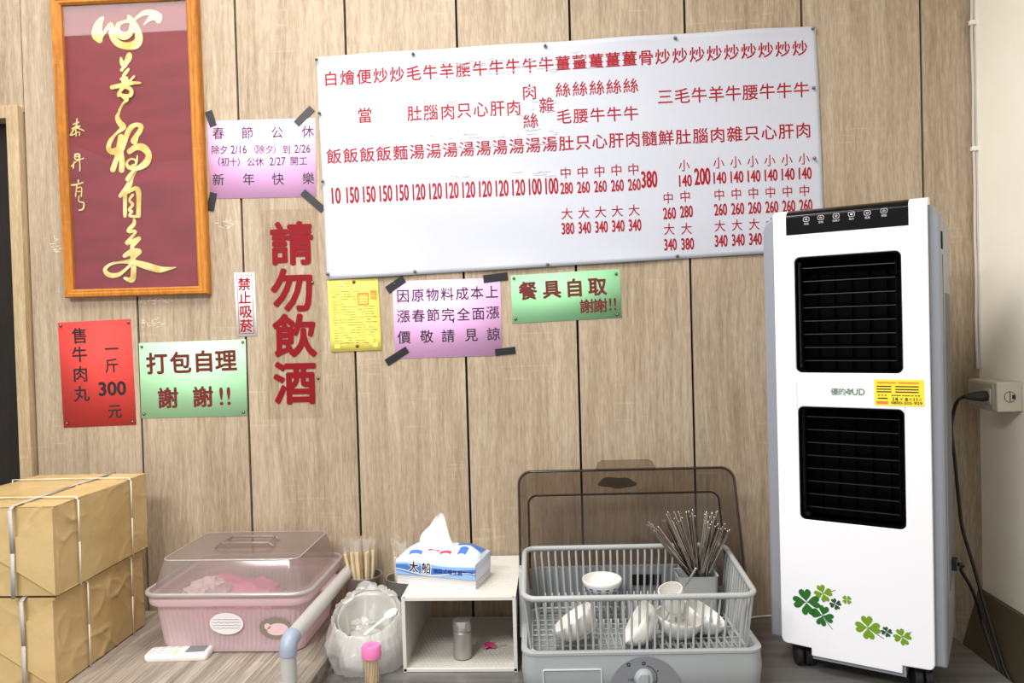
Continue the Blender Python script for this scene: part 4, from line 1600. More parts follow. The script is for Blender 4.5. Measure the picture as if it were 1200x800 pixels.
def pack_h(u, v):
    """height of the crumpled film top, u along the length, v across"""
    e = min(1, 6 * min(u, 1 - u)) ** 0.5
    b = 0.024 * math.sin(PI * v) ** 0.8 * e + 0.016 * math.sin(PI * min(1, u * 0.9)) * max(0, v - .35) * 1.2
    return PH + b + 0.003 * noise.noise(Vector((u * 7, v * 5, 3))) * math.sin(PI * v)


mb = MB()
mb.grid(lambda u, v: (u * Lp, v * PD, pack_h(u, v)), 30, 16)                       # top
mb.grid(lambda u, v: (u * Lp, -0.002 * math.sin(PI * v) - 0.0012 * noise.noise(Vector((u * 14, v * 5, 0))) * math.sin(PI * v), 0.0235 + v * (pack_h(u, 0) - 0.0235)), 30, 8)   # front film
mb.grid(lambda u, v: (u * Lp, PD, 0.0235 + v * (pack_h(u, 1) - 0.0235)), 30, 8)
for uu in (0, 1):
    mb.grid(lambda u, v: (uu * Lp + (0.003 if uu else -0.003) * math.sin(PI * u) * math.sin(PI * v), u * PD, 0.0235 + v * (pack_h(uu, u) - 0.0235)), 16, 8)
mb.build('film', M['tissuepack'], t, smooth=60)
mb = MB()
for k in range(7):
    j = 0.0008 * (k % 2)
    mb.span(0.001 + j, Lp - 0.001 - j, 0.001 + j, PD - 0.001, k * 0.0034, k * 0.0034 + 0.0030)
mb.build('tissue_stack', M['tissue'], t, smooth=0)


def onfront(pts, y=-0.0035):
    return [(u * Lp, y, z) for u, z in pts]


def band(name, m, top_, bot, u0=0.0, u1=1.0, n=24, y=-0.0036):
    mb = MB()
    mb.grid(lambda u, v: ((u0 + (u1 - u0) * u) * Lp, y, bot(u0 + (u1 - u0) * u) * (1 - v) + top_(u0 + (u1 - u0) * u) * v), n, 1)
    return mb.build(name, m, t, smooth=0)


band('pale_wave', M['bluelight'], lambda u: 0.0525 + 0.002 * math.sin(u * 7), lambda u: 0.0245 + 0.0005 * math.sin(u * 5))
band('blue_wave', M['blue'], lambda u: 0.0465 + 0.0035 * math.sin(u * 6.5 + 0.4), lambda u: 0.0315 + 0.006 * math.sin(u * 6.5 + 2.4), y=-0.0040)
band('white_wave', M['white'], lambda u: 0.0345 + 0.006 * math.sin(u * 6.5 + 2.0), lambda u: 0.0325 + 0.006 * math.sin(u * 6.5 + 2.0), y=-0.0043)
band('navy_wave', M['bluedark'], lambda u: 0.043 - (u - .8) * 0.004, lambda u: 0.039, 0.80, 0.98, y=-0.0043)
mb = MB()
put(mb, '大', 0.235 * Lp, 0.0455, 0.026, 0.027, -0.0045, 0.085, -0.03)
put(mb, '船', 0.395 * Lp, 0.0445, 0.026, 0.027, -0.0045, 0.075, -0.03)
mb.build('white_outline', M['white'], t, smooth=0, recalc=False)
mb = MB()
put(mb, '大', 0.235 * Lp, 0.0455, 0.026, 0.027, -0.0049, 0.03, -0.03)
put(mb, '船', 0.395 * Lp, 0.0445, 0.026, 0.027, -0.0049, 0.018, -0.03)
mb.build('brand_lettering', M['inkblack'], t, smooth=0, recalc=False)
mb = MB()
for k, c in enumerate('抽取式衛生紙'):
    put(mb, c, (0.515 + 0.06 * k) * Lp, 0.040 - k * 0.0003, 0.0125, 0.0125, -0.0048, 0.01)
mb.build('small_lettering', M['bluedark'], t, smooth=0, recalc=False)
for (u0, u1, v0, v1, m, nm) in ((0.36, 0.5, 0.22, 0.27, 'redprint', 'red_stripe'), (0.52, 0.66, 0.16, 0.24, 'redprint', 'red_stripe'), (0.14, 0.3, 0.1, 0.2, 'blue', 'blue_stripe'), (0.68, 0.97, 0.52, 0.86, 'blue', 'blue_patch'), (0.74, 0.84, 0.18, 0.42, 'blue', 'blue_mark')):
    mb = MB()
    mb.grid(lambda u, v: ((u0 + (u1 - u0) * u) * Lp, (v0 + (v1 - v0) * v + (0.04 * math.sin(u * 3))) * PD, pack_h(u0 + (u1 - u0) * u, v0 + (v1 - v0) * v + (0.04 * math.sin(u * 3))) + 0.0012), 8, 4)
    mb.build(nm, M[m], t, smooth=60)
# the tissue pulled up through the slot


def tiss(side):
    def f(u, v):
        # v: 0 at the slot, 1 at the tip ; u across
        ww = 0.043 * (1 - v) ** 0.8 + 0.0035 + (0.012 * math.sin(PI * min(1, v * 1.6)) if u < 0.5 else 0.0)
        x = 0.445 * Lp + (u - 0.5) * 2 * ww - 0.004 * math.sin(v * 3) + 0.012 * v
        y = PD * 0.42 + side * 0.013 * (1 - v) * math.cos((u - .5) * PI) + 0.003 * math.sin(u * 9 + v * 5)
        z = PH + 0.018 + v * 0.090 - 0.006 * (u - .3) ** 2 * v
        return (x, y, z)
    return f


mb = MB()
mb.grid(tiss(-1), 16, 16)
mb.grid(tiss(1), 16, 16)
mb.build('pulled_tissue', M['tissue'], t, smooth=60)

# ================================================================== DISH DRYER
DX, DY = 1.374, -0.472
DA = math.radians(1.6)
t = thing('dish_dryer', 'grey plastic dish dryer with wire rack and raised smoky lid', 'dish dryer', (DX, DY, CZ), DA)
BW, BD, BH = 0.512, 0.315, 0.102
Dm = Matrix.Translation((DX, DY, CZ)) @ Matrix.Rotation(DA, 4, 'Z')
Di = Dm.inverted()


def dl(x, y, Y):
    """photo point on a plane Y, in the dryer's frame"""
    return Di @ on_y(x, y, Y)


mb = MB()
sec = [(0.012, 0.008, 0.03), (0.004, 0.02, 0.03), (0.0, 0.06, 0.03), (0.002, BH - 0.008, 0.03), (0.0, BH - 0.006, 0.032), (0.0, BH - 0.001, 0.032), (0.003, BH, 0.03), (0.012, BH, 0.026), (0.014, BH - 0.004, 0.024), (0.018, BH - 0.022, 0.022)]
mb.loft([[(x, y, z) for x, y in rrect(BW / 2, BD / 2, BW - 2 * i, BD - 2 * i, r, 7)] for (i, z, r) in sec])
mb.build('base', M['dryer'], t, smooth=35)
mb = MB()
mb.plate(rrect(BW / 2, 0.10, BW - 0.05, 0.18, 0.02), [], BD - 0.020, BD - 0.006)
mb.build('back_plate', M['backplate'], t, smooth=30)
for sx in (0, 1):
    mb = MB()
    prof = [(BD - 0.16, BH - 0.03), (BD - 0.135, BH + 0.03), (BD - 0.115, 0.19), (BD - 0.105, 0.212), (BD - 0.085, 0.218), (BD - 0.065, 0.212), (BD - 0.055, 0.19), (BD - 0.03, BH - 0.03)]
    m2 = MB()
    m2.plate(prof, [], 0, 0.016)
    T = Matrix.Translation((-0.006 if sx == 0 else BW - 0.010, 0, 0)) @ Matrix(((0, 1, 0, 0), (1, 0, 0, 0), (0, 0, 1, 0), (0, 0, 0, 1)))
    mb.add(m2.v, m2.f, T)
    mb.build('hinge_post', M['dryer'], t, bevel=0.003)
# warm-air grille on the back plate
for k in range(5):
    mb = MB()
    c = dl(745 + k * 7, 682, -0.19)
    mb.box((c.x, BD - 0.0215, c.z), (0.012, 0.004, 0.026))
    mb.build('air_slot', M['black'], t, smooth=0)
# front label frame, dial
c = dl(671, 800, DY)
mb = MB()
mb.plate(rrect(c.x, 0.045, 0.125, 0.045, 0.004), [rrect(c.x, 0.045, 0.121, 0.041, 0.003)], -0.0025, 0.004)
mb.build('label_frame', mat('pale_grey_line', (205, 207, 207), .4), t, smooth=0)
c = dl(757, 800, DY)
mb = MB()
mb.plate([(c.x + 0.076 * math.cos(PI * k / 36), 0.018 + 0.074 * math.sin(PI * k / 36)) for k in range(37)], [], -0.0022, 0.006)
dial = mb.build('dial_panel', M['dryerdark'], t, smooth=0)
mb = MB()
T = Matrix.Translation((c.x - 0.003, -0.002, 0.047)) @ Matrix.Rotation(PI / 2, 4, 'X')
mb.lathe([(0.0205, -0.001), (0.0205, 0.003), (0.0175, 0.013), (0.016, 0.015), (0.0, 0.0155)], 28, T)
mb.span(c.x - 0.003 - 0.0065, c.x - 0.003 + 0.0065, -0.0225, -0.015, 0.047 - 0.017, 0.047 + 0.017)
mb.build('timer_knob', M['dryer'], t, smooth=40, bevel=0.0012)
mb = MB()
for k in range(9):
    a = math.radians(75 - k * 12)
    x, z = c.x - 0.003 + 0.027 * math.cos(a), 0.047 + 0.027 * math.sin(a)
    brush(mb, [(x, z, 0.0009), (x + 0.0035 * math.sin(a), z - 0.0035 * math.cos(a), 0.0009)], -0.0026)
for x, z in ((c.x - 0.035, 0.076), (c.x - 0.003, 0.078)):
    mb.plate(ellipse(x, z, 0.0042, 0.0042, 16), [ellipse(x, z, 0.002, 0.002, 10)], -0.0026, -0.0026)
mb.plate(ellipse(c.x + 0.026, 0.062, 0.0016, 0.0016, 10), [], -0.0026, -0.0026)
put(mb, '110', c.x - 0.031, 0.044, 0.010, 0.006, -0.0026, 0.01, 0, True)
mb.build('dial_marks', M['inkblack'], dial, smooth=0, recalc=False)
for x in (0.05, BW - 0.05):
    for y in (0.05, BD - 0.05):
        mb = MB()
        mb.lathe([(0, 0), (0.013, 0), (0.013, 0.010), (0, 0.010)], 16, Matrix.Translation((x, y, 0)))
        mb.build('foot', M['caster'], t)

# rack: sloping rim, upright ribs, floor grid
ZF, ZB, Z0 = 0.213, 0.242, 0.094
RXa, RXb, RYa, RYb = 0.008, BW - 0.012, 0.012, BD - 0.03


def rim_pt(x, y, k=1.0):
    f = (y - RYa) / (RYb - RYa)
    return (x, y, Z0 + (ZF + (ZB - ZF) * f - Z0) * k)


outline = rrect((RXa + RXb) / 2, (RYa + RYb) / 2, RXb - RXa, RYb - RYa, 0.028, 6)
mb = MB()
mb.tube([rim_pt(x, y) for x, y in outline], 0.0065, 10, closed=True)
mb.build('rack_rim', M['rack'], t, smooth=60)
inner = rrect((RXa + RXb) / 2 - 0.002, (RYa + RYb) / 2, RXb - RXa - 0.034, RYb - RYa - 0.012, 0.024, 6)
mb = MB()
mb.tube([(x, y, Z0) for x, y in inner], 0.004, 8, closed=True)
RXa, RXb = RXa + 0.012, RXb - 0.016
NX = 27
for k in range(NX):
    x = RXa + 0.02 + k * (RXb - RXa - 0.04) / (NX - 1)
    xt = (x - RXa) / (RXb - RXa) * (RXb - RXa + 0.02) + RXa - 0.008
    mb.tube([(x, RYa + 0.006, Z0), (x, RYa + 0.004, Z0 + 0.03), rim_pt(xt, RYa)], 0.0026, 6)
    mb.tube([(x, RYb - 0.006, Z0), (x, RYb - 0.004, Z0 + 0.03), (xt, RYb - 0.004, ZB - 0.02), rim_pt(xt, RYb)], 0.0026, 6)
NY = 13
for k in range(NY):
    y = RYa + 0.025 + k * (RYb - RYa - 0.05) / (NY - 1)
    for x, xt in ((RXa, RXa - 0.012), (RXb, RXb + 0.016)):
        mb.tube([(x, y, Z0), (x + (xt - x) * 0.2, y, Z0 + 0.03), rim_pt(xt, y)], 0.0026, 6)
for k in range(NX):
    x = RXa + 0.02 + k * (RXb - RXa - 0.04) / (NX - 1)
    mb.tube([(x, RYa + 0.006, Z0), (x, RYb - 0.006, Z0)], 0.0022, 6)
for k in range(9):
    y = RYa + 0.02 + k * (RYb - RYa - 0.04) / 8
    mb.tube([(RXa + 0.006, y, Z0 - 0.002), (RXb - 0.006, y, Z0 - 0.002)], 0.0022, 6)
# plate pegs in two rows
for k in range(1, NX - 1):
    x = RXa + 0.02 + k * (RXb - RXa - 0.04) / (NX - 1)
    for y, hp in ((0.13, 0.028), (0.188, 0.058), (0.222, 0.058)):
        if hp > 0.05 and x > 0.40:
            continue                     # the cutlery box stands here
        mb.tube([(x, y - 0.006, Z0), (x, y - 0.004, Z0 + hp - 0.004), (x, y, Z0 + hp), (x, y + 0.004, Z0 + hp - 0.004), (x, y + 0.006, Z0)], 0.002, 6)
mb.build('rack_wires', M['rack'], t, smooth=60)

# lid, thrown back past upright
LT = math.radians(21)
HY, HZ = BD - 0.088, 0.196
LW, LH, LD = 0.272, 0.252, 0.092


def lid_pt(sx, tt, dd):
    y = HY + tt * math.sin(LT) + dd * math.cos(LT)
    z = HZ + tt * math.cos(LT) - dd * math.sin(LT)
    return (BW / 2 + 0.010 + sx, y, z)


def u_loop(w, tb, tt, r, dd, n=8):
    pts = [(-w, tb), (-w, tb + (tt - r - tb) * .5)]
    pts += [(-w + r - r * math.cos(PI / 2 * k / n), tt - r + r * math.sin(PI / 2 * k / n)) for k in range(n + 1)]
    pts += [(w - r + r * math.sin(PI / 2 * k / n), tt - r + r * math.cos(PI / 2 * k / n)) for k in range(n + 1)]
    pts += [(w, tb + (tt - r - tb) * .5), (w, tb)]
    return [lid_pt(x, q, dd) for x, q in pts]


mb = MB()
A = u_loop(LW, -0.03, LH, 0.034, 0.0)
A2 = u_loop(LW - 0.006, -0.03, LH - 0.006, 0.03, 0.004)
A3 = u_loop(LW - 0.010, -0.03, LH - 0.010, 0.03, 0.02)
Bq = u_loop(LW - 0.026, -0.03, LH - 0.05, 0.022, LD)
mb.loft([A, A2, A3, Bq], False, False, closed=False)
n = len(Bq)
mb.add(Bq, [tuple(range(n))])
lid = mb.build('lid', M['smoke'], t, smooth=40)
mb = MB()
tab = [(-0.075, LH - 0.002), (-0.069, LH + 0.016), (-0.058, LH + 0.021), (0.058, LH + 0.021), (0.069, LH + 0.016), (0.075, LH - 0.002)]
vs = [lid_pt(x, q, -0.001) for x, q in tab] + [lid_pt(x, q, 0.002) for x, q in tab]
n = len(tab)
mb.add(vs, [tuple(range(n)), tuple(range(n, 2 * n))[::-1]] + [(i, (i + 1) % n, n + (i + 1) % n, n + i) for i in range(n)])
mb.build('lid_tab', M['smoketab'], lid, smooth=0)
mb = MB()
mb.tube(u_loop(LW - 0.004, 0.0, LH - 0.004, 0.032, 0.003), 0.0025, 6)
mb.tube(u_loop(LW - 0.026, 0.02, LH - 0.05, 0.022, LD), 0.0027, 6)
mb.build('lid_edge_line', M['smokeedge'], lid, smooth=60)
# dark smudge on the lid's upper wall
mb = MB()
base = []
for k in range(26):
    a = 2 * PI * k / 26
    rr_ = 1 + 0.18 * math.sin(2 * a + 1) + 0.1 * math.sin(5 * a)
    base.append((0.042 * math.cos(a) * rr_ - 0.018, 0.035 * math.sin(a) * rr_))
def lidtop(x, q):
    f = 0.42 + q * 9
    f = min(max(f, 0.05), 0.95)
    dd = 0.02 + (LD - 0.02) * f
    tt = (LH - 0.010) + (-0.040) * f - 0.0015
    return lid_pt(x, tt, dd)
mb.add([lidtop(x, q) for x, q in base], [tuple(range(26))])
mb.build('smudge', M['smudge'], lid, smooth=0)
# cable lying behind the dryer
mb = MB()
cpts = [(1.86, -0.20, CZ + 0.004), (1.93, -0.118, CZ + 0.004)]
for (px, py) in ((880, 727), (905, 720)):
    q = on_z(px, py, CZ + 0.004)
    cpts.append((q.x, q.y, q.z))
q = on_z(935, 712, CZ + 0.004)
cpts.append((2.02, min(q.y, -0.012), CZ + 0.004))
cpts = [c for c in cpts]
cpts = [(1.84, -0.145, CZ + 0.0042), (1.885, -0.075, CZ + 0.0042), (1.94, -0.035, CZ + 0.0042), (2.0, -0.016, CZ + 0.0042), (2.06, -0.010, CZ + 0.0042)]
mb.tube(smooth_path(cpts, 8), 0.0032, 8)
o = mb.build('white_power_lead', M['cable'])
tag(o, 'thin white cable on the counter running between dish dryer and air cooler', 'cable')

# cutlery box in the rack's back right corner
tl, br = dl(795, 676, -0.275), dl(843, 694, -0.275)
kx0, kx1 = tl.x, br.x
kz1 = tl.z
ky0 = (Di @ Vector((1.78, -0.275, 0))).y
kp = Dm @ Vector(((kx0 + kx1) / 2, ky0 + 0.034, Z0 + 0.0025))
t2 = thing('cutlery_box', 'grey plastic cutlery box full of steel chopsticks inside the dish rack', 'box', kp, DA)
kw, kd, kh = (kx1 - kx0), 0.068, kz1 - Z0 - 0.0025
mb = MB()
oq = [rrect(0, 0, kw - 0.008, kd - 0.008, 0.008), rrect(0, 0, kw, kd, 0.010), rrect(0, 0, kw + .003, kd + .003, 0.010), rrect(0, 0, kw - 0.004, kd - 0.004, 0.008), rrect(0, 0, kw - 0.011, kd - 0.011, 0.006)]
zz = [0.0, kh - 0.004, kh, kh - 0.001, 0.003]
mb.loft([[(x, y, z) for x, y in o_] for o_, z in zip(oq, zz)])
mb.build('box', M['rack'], t2, smooth=35)

# steel chopsticks, every one its own
mb = MB()
mb.tube([(0, 0, 0), (0, 0, 0.001), (0, 0, 0.218), (0, 0, 0.2205), (0, 0, 0.222)], [0.0014, 0.0019, 0.0028, 0.0028, 0.0018], 8)
chop = mb.build('steel_chopstick', M['chopsteel'])
LAB = 'steel chopstick standing in the bundle in the grey cutlery box'
tag(chop, LAB, 'chopstick', 'steel chopsticks in the cutlery box')
firstc = True
clusters = [((757, 776, 612, 629), 13, -0.255, (0.18, 0.5)), ((775, 800, 598, 612), 15, -0.24, (0.3, 0.6)), ((803, 815, 594, 606), 7, -0.235, (0.45, 0.6)),
            ((824, 842, 598, 614), 12, -0.225, (0.55, 0.85)), ((828, 852, 612, 631), 15, -0.25, (0.6, 0.95))]
for (x0, x1, y0, y1), n_, Yc, (b0, b1) in clusters:
    for k in range(n_):
        f = (k + random.uniform(0.1, .9)) / n_
        px = x0 + (x1 - x0) * f
        py = random.uniform(y0, y1)
        if x0 == 757:
            py = y0 + (y1 - y0) * (f * 0.4 + random.random() * 0.6) - 4 * (1 - f)
        tip = on_y(px, py, Yc + random.uniform(-0.018, 0.018))
        bx = -kw / 2 + 0.009 + (kw - 0.018) * (b0 + (b1 - b0) * f)
        by = random.uniform(-kd / 2 + 0.011, kd / 2 - 0.011)
        mouth = kp + Matrix.Rotation(DA, 3, 'Z') @ Vector((bx, by, kh))
        dirv = (tip - mouth).normalized()
        base = tip - dirv * 0.222
        # keep the foot inside the box
        o = chop if firstc else chop.copy()
        if not firstc:
            COL.objects.link(o)
        firstc = False
        lb = Matrix.Rotation(-DA, 3, 'Z') @ (base - kp)
        lb.x = max(-kw / 2 + 0.009, min(kw / 2 - 0.009, lb.x))
        lb.y = max(-kd / 2 + 0.009, min(kd / 2 - 0.009, lb.y))
        lb.z = max(0.005, lb.z)
        base = kp + Matrix.Rotation(DA, 3, 'Z') @ lb
        dirv = (tip - base).normalized()
        o.location = base
        o.rotation_mode = 'QUATERNION'
        o.rotation_quaternion = dirv.to_track_quat('Z', 'Y')

# bowls in the rack


def bowl_mesh(r, h, foot, name='bowl', m=None):
    mb = MB()
    out = [(0, 0.0), (foot * 0.9, 0.0), (foot, 0.001), (foot, 0.005)]
    for k in range(1, 9):
        f = k / 8
        out.append((foot + (r - foot) * math.sin(f * PI / 2) ** 0.85, 0.005 + (h - 0.005) * (1 - math.cos(f * PI / 2)) ** 0.8))
    inn = [(p[0] - 0.0028, p[1] + (0.0012 if i < 8 else 0)) for i, p in enumerate(out[4:])][::-1]
    prof = out + [(r - 0.001, h + 0.0012)] + [(max(p[0], 0), p[1]) for p in inn] + [(foot * 0.6, 0.0075), (0, 0.0072)]
    mb.lathe(prof, 40)
    o = mb.build(name, m or M['bowl'], None, smooth=50)
    return o


def place(o, px, py, Y, rot, label, cat='bowl', group=None):
    p = on_y(px, py, Y)
    o.location = p
    o.rotation_euler = rot
    tag(o, label, cat, group)
    return o


R_ = math.radians
b = bowl_mesh(0.0468, 0.037, 0.020, 'patterned_bowl')
place(b, 706, 702, -0.266, (R_(2), 0, 0), 'small white bowl with a blue painted band, standing upright on the rack prongs')
b.location.z = CZ + Z0 + 0.0612
mb = MB()
for k in range(14):
    a = 2 * PI * k / 14
    for q in range(2):
        z = 0.016 + q * 0.008
        r = 0.0396 + q * 0.0039
        T = Matrix.Rotation(a, 4, 'Z') @ Matrix.Translation((r + 0.0006, 0, z)) @ Matrix.Rotation(R_(25), 4, 'Y')
        mb.box((0, 0, 0), (0.0012, 0.009 if q else 0.005, 0.004), T)
mb.build('blue_pattern', M['bowlblue'], b, smooth=0)
b = bowl_mesh(0.052, 0.046, 0.022)
place(b, 684, 744, -0.40, (R_(-4), R_(-34), 0), 'white bowl tipped on its side at the left of the rack')
b2 = b.copy(); COL.objects.link(b2)
place(b2, 766, 741, -0.405, (R_(2), R_(-58), R_(-4)), 'white bowl tipped on its side in the middle of the rack')
b3 = b.copy(); COL.objects.link(b3)
place(b3, 792, 745, -0.372, (R_(4), R_(9), 0), 'white bowl sitting nearly level, holding the white cup')
b4 = b.copy(); COL.objects.link(b4)
place(b4, 815, 737, -0.33, (R_(4), R_(30), 0), 'white bowl leaning at the right side of the rack under the cutlery box')
c = bowl_mesh(0.028, 0.058, 0.017, 'cup')
place(c, 792, 716, -0.352, (R_(14), R_(-14), 0), 'small white cup standing in the level bowl', 'cup')
p0, p1 = on_y(788, 712, -0.36), on_y(816, 665, -0.375)
o = chop.copy(); COL.objects.link(o)
o.location = p0 - (p1 - p0).normalized() * 0.06
o.rotation_mode = 'QUATERNION'
o.rotation_quaternion = (p1 - p0).to_track_quat('Z', 'Y')
L_ = (p1 - o.location).length
o.scale = (1, 1, L_ / 0.222)
o.data = chop.data.copy()
o.data.materials[0] = M['steelbright']
tag(o, 'single steel stick leaning out of the white cup', 'chopstick')
if 'group' in o:
    del o['group']

# ================================================================== AIR COOLER
AA = R_(-29.8)
AO = Vector((1.9600, -0.3165, CZ))
Am = Matrix.Translation(AO) @ Matrix.Rotation(AA, 4, 'Z')
Ai = Am.inverted()
An = Vector((math.sin(AA), -math.cos(AA), 0))       # outward normal of the front


def ac(x, y, off=0.0):
    """photo point on the cooler's front plane, in its own frame (x along the front, z up)"""
    d = ray(x, y)
    P0 = AO + An * off
    k = (P0 - CP).dot(An) / d.dot(An)
    p = Ai @ (CP + d * k)
    return p.x, p.z


t = thing('air_cooler', 'tall white and grey air cooler with two black vents, standing on the counter', 'air cooler', AO, AA)
PW = 0.307
z_top = ac(903, 247)[1]
z_bot = ac(916, 752)[1]
CD = 0.255      # depth
# right side inset panels and slots
mb = MB()
for (y0, y1, z0, z1) in ((0.05, 0.24, 0.12, 0.92), ):
    mb.span(PW + 0.0215, PW + 0.0235, y0, y1, z0, z1)
mb.build('side_panel', M['coolgrey'], t, bevel=0.001)
for k in range(6):
    mb = MB()
    mb.span(PW + 0.023, PW + 0.0245, 0.08 + k * 0.026, 0.09 + k * 0.026, 0.2, 0.84)
    mb.build('side_slot', M['dryerdark'], t, smooth=0)
mb = MB()
mb.span(PW + 0.0215, PW + 0.0235, 0.02, 0.05, 0.93, 0.965)
mb.build('side_handle', M['vent'], t, smooth=0)

# white front with two vent openings
def vent_rect(pts, r=0.012):
    L = [ac(*p) for p in pts]
    x0 = (L[0][0] + L[3][0]) / 2
    x1 = (L[1][0] + L[2][0]) / 2
    z1 = (L[0][1] + L[1][1]) / 2
    z0 = (L[2][1] + L[3][1]) / 2
    return x0, x1, z0, z1


V1 = vent_rect([(930, 303), (1056, 292), (1058, 437), (934, 437)])
V2 = vent_rect([(935, 476), (1060, 480), (1062, 622), (938, 607)])
# grey body
mb = MB()
prof = [(-0.027, z_bot + 0.004), (PW + 0.022, z_bot + 0.004), (PW + 0.022, z_top - 0.045), (PW + 0.012, z_top - 0.024), (PW - 0.005, z_top - 0.014), (-0.005, z_top - 0.014), (-0.02, z_top - 0.024), (-0.027, z_top - 0.045)]
mb.plate(prof, [rrect((v[0] + v[1]) / 2, (v[2] + v[3]) / 2, v[1] - v[0] + .004, v[3] - v[2] + .004, 0.012) for v in (V1, V2)], 0.014, 0.10)
mb.plate(prof, [], 0.10, CD)
mb.build('body', M['coolgrey'], t, bevel=0.008, segs=3)
holes = [rrect((v[0] + v[1]) / 2, (v[2] + v[3]) / 2, v[1] - v[0], v[3] - v[2], 0.012) for v in (V1, V2)]
lx0, _ = ac(951, 765)
lx1, _ = ac(1058, 790)
r = 0.012
outer = []
outer += [(0.0, z_bot + r), (r * 0.3, z_bot + r * 0.3), (r, z_bot), (lx0, z_bot - 0.001), (lx0, z_bot - 0.018), (lx1, z_bot - 0.018), (lx1, z_bot - 0.001)]
outer += [(PW - r, z_bot), (PW - r * 0.3, z_bot + r * 0.3), (PW, z_bot + r), (PW, z_top - 0.02), (0.0, z_top - 0.02)]
mb = MB()
mb.plate(outer, holes, 0.0, 0.020)
mb.build('front_panel', M['coolwhite'], t, bevel=0.002)
# curved top end of the front with the black control strip let in
cz0, cz1 = z_top - 0.02, z_top


def topcurve(v):
    """v 0..1 from the front face up and over to the top"""
    a = v * PI / 2
    return 0.046 * (1 - math.cos(a)), cz0 + (cz1 - cz0) * math.sin(a)


s0 = ac(921, 262)[0]
s1 = ac(1064.5, 250)[0]
for nm, xa, xb, m in (('top_end', 0.0, s0, 'coolwhite'), ('control_strip', s0, s1, 'coolblack'), ('top_end', s1, PW, 'coolwhite')):
    mb = MB()
    lo = []
    n = 12
    pr = [topcurve(k / n) for k in range(n + 1)] + [(0.06, cz1 - 0.001), (0.06, cz0)]
    vs = [(xa, y, z) for y, z in pr] + [(xb, y, z) for y, z in pr]
    q = len(pr)
    mb.add(vs, [tuple(range(q))[::-1], tuple(range(q, 2 * q))] + [(i, (i + 1) % q, q + (i + 1) % q, q + i) for i in range(q)])
    o = mb.build(nm, M[m], t, smooth=35)
    if nm == 'control_strip':
        strip = o
# lower edge of the strip reaches a little down the front
zs = ac(921, 276)[1]
if zs < cz0:
    mb = MB()
    mb.span(s0, s1, -0.0005, 0.002, zs, cz0 + 0.0001)
    mb.build('strip_edge', M['coolblack'], strip, smooth=0)
for k, (px, py) in enumerate(((945, 257), (962, 255), (980, 253), (998, 251), (1016.5, 249.5), (1036, 247))):
    x, z = ac(px, py)
    if z > cz0:
        sv = min(0.999, (z - cz0) / (cz1 - cz0))
        v = math.asin(sv) / (PI / 2)
    else:
        v = 0
    yy = topcurve(v)[0]
    tilt = -v * PI / 2 * 0.55
    T = Matrix.Translation((x, yy - 0.0012, z)) @ Matrix.Rotation(tilt, 4, 'X')
    mb = MB()
    mb.plate(rrect(0, 0, 0.0130, 0.0105, 0.0035), [rrect(0, 0, 0.0112, 0.0087, 0.003)], -0.0008, -0.0008, T)
    mb.plate(ellipse(0, 0, 0.0028, 0.0022, 10), [] if k == 3 else [ellipse(0, 0, 0.0018, 0.0012, 10)], -0.0008, -0.0008, T)
    mb.build('touch_icon', M['icon'], strip, smooth=0, recalc=False)
    mb = MB()
    for q, c in enumerate(('風速', '定時', '負離子', '製冷', '擺風', '開關')[k]):
        m2 = MB()
        put(m2, c, (q - (1 if k == 2 else .5)) * 0.0052, -0.0098, 0.0052, 0.0052, -0.0008)
        mb.add(m2.v, m2.f, T)
    mb.build('icon_caption', M['icon'], strip, smooth=0, recalc=False)

# vents
for v in (V1, V2):
    x0, x1, z0, z1 = v
    mb = MB()
    # open black duct
    ol = rrect((x0 + x1) / 2, (z0 + z1) / 2, x1 - x0 + 0.004, z1 - z0 + 0.004, 0.012)
    mb.loft([[(x, 0.0195, z) for x, z in ol], [(x, 0.075, z) for x, z in ol]], False, True)
    duct = mb.build('vent', M['vent'], t, smooth=40)
    mb = MB()
    il = rrect((x0 + x1) / 2, (z0 + z1) / 2, x1 - x0, z1 - z0, 0.012)
    i2 = rrect((x0 + x1) / 2, (z0 + z1) / 2, x1 - x0 - 0.006, z1 - z0 - 0.006, 0.010)
    mb.plate(il, [i2], 0.002, 0.022)
    mb.build('vent_surround', M['vent'], duct, smooth=40)
    for k in range(8):
        zz = z1 - 0.024 - k * (z1 - z0 - 0.05) / 7
        mb = MB()
        T = Matrix.Translation(((x0 + x1) / 2, 0.018, zz)) @ Matrix.Rotation(R_(-6), 4, 'X')
        mb.box((0, 0.008, 0), (x1 - x0 - 0.022, 0.014, 0.0016), T)
        mb.build('louver', M['vent_edge'], duct, smooth=0)
    for sx in (x0 + 0.011, x1 - 0.011):
        mb = MB()
        mb.span(sx - 0.0016, sx + 0.0016, 0.007, 0.014, z0 + 0.02, z1 - 0.018)
        mb.build('louver_link', M['vent'], duct, smooth=0)
    for k in range(5):
        xx = x0 + (x1 - x0) * (k + 1) / 6
        mb = MB()
        mb.span(xx - 0.0006, xx + 0.0006, 0.060, 0.072, z0 + 0.006, z1 - 0.006)
        mb.build('inner_fin', M['vent'], duct, smooth=0)
# bottom grey lip below the panel
mb = MB()
mb.span(lx0 + 0.002, lx1 + 0.006, 0.006, 0.05, z_bot - 0.026, z_bot + 0.006)
mb.build('bottom_lip', M['coolgrey'], t, smooth=0)

# logo and label
mb = MB()
for c, px in (('優', 978), ('的', 986.6)):
    x, z = ac(px, 458.5)
    put(mb, c, x, z, 0.0158, 0.0158, -0.0006, 0.015)
x, z = ac(1006, 459)
put(mb, 'UD', x, z, 0.0245, 0.0135, -0.0006, 0.02, 0, True)
mb.build('brand_lettering', M['logo'], t, smooth=0, recalc=False)


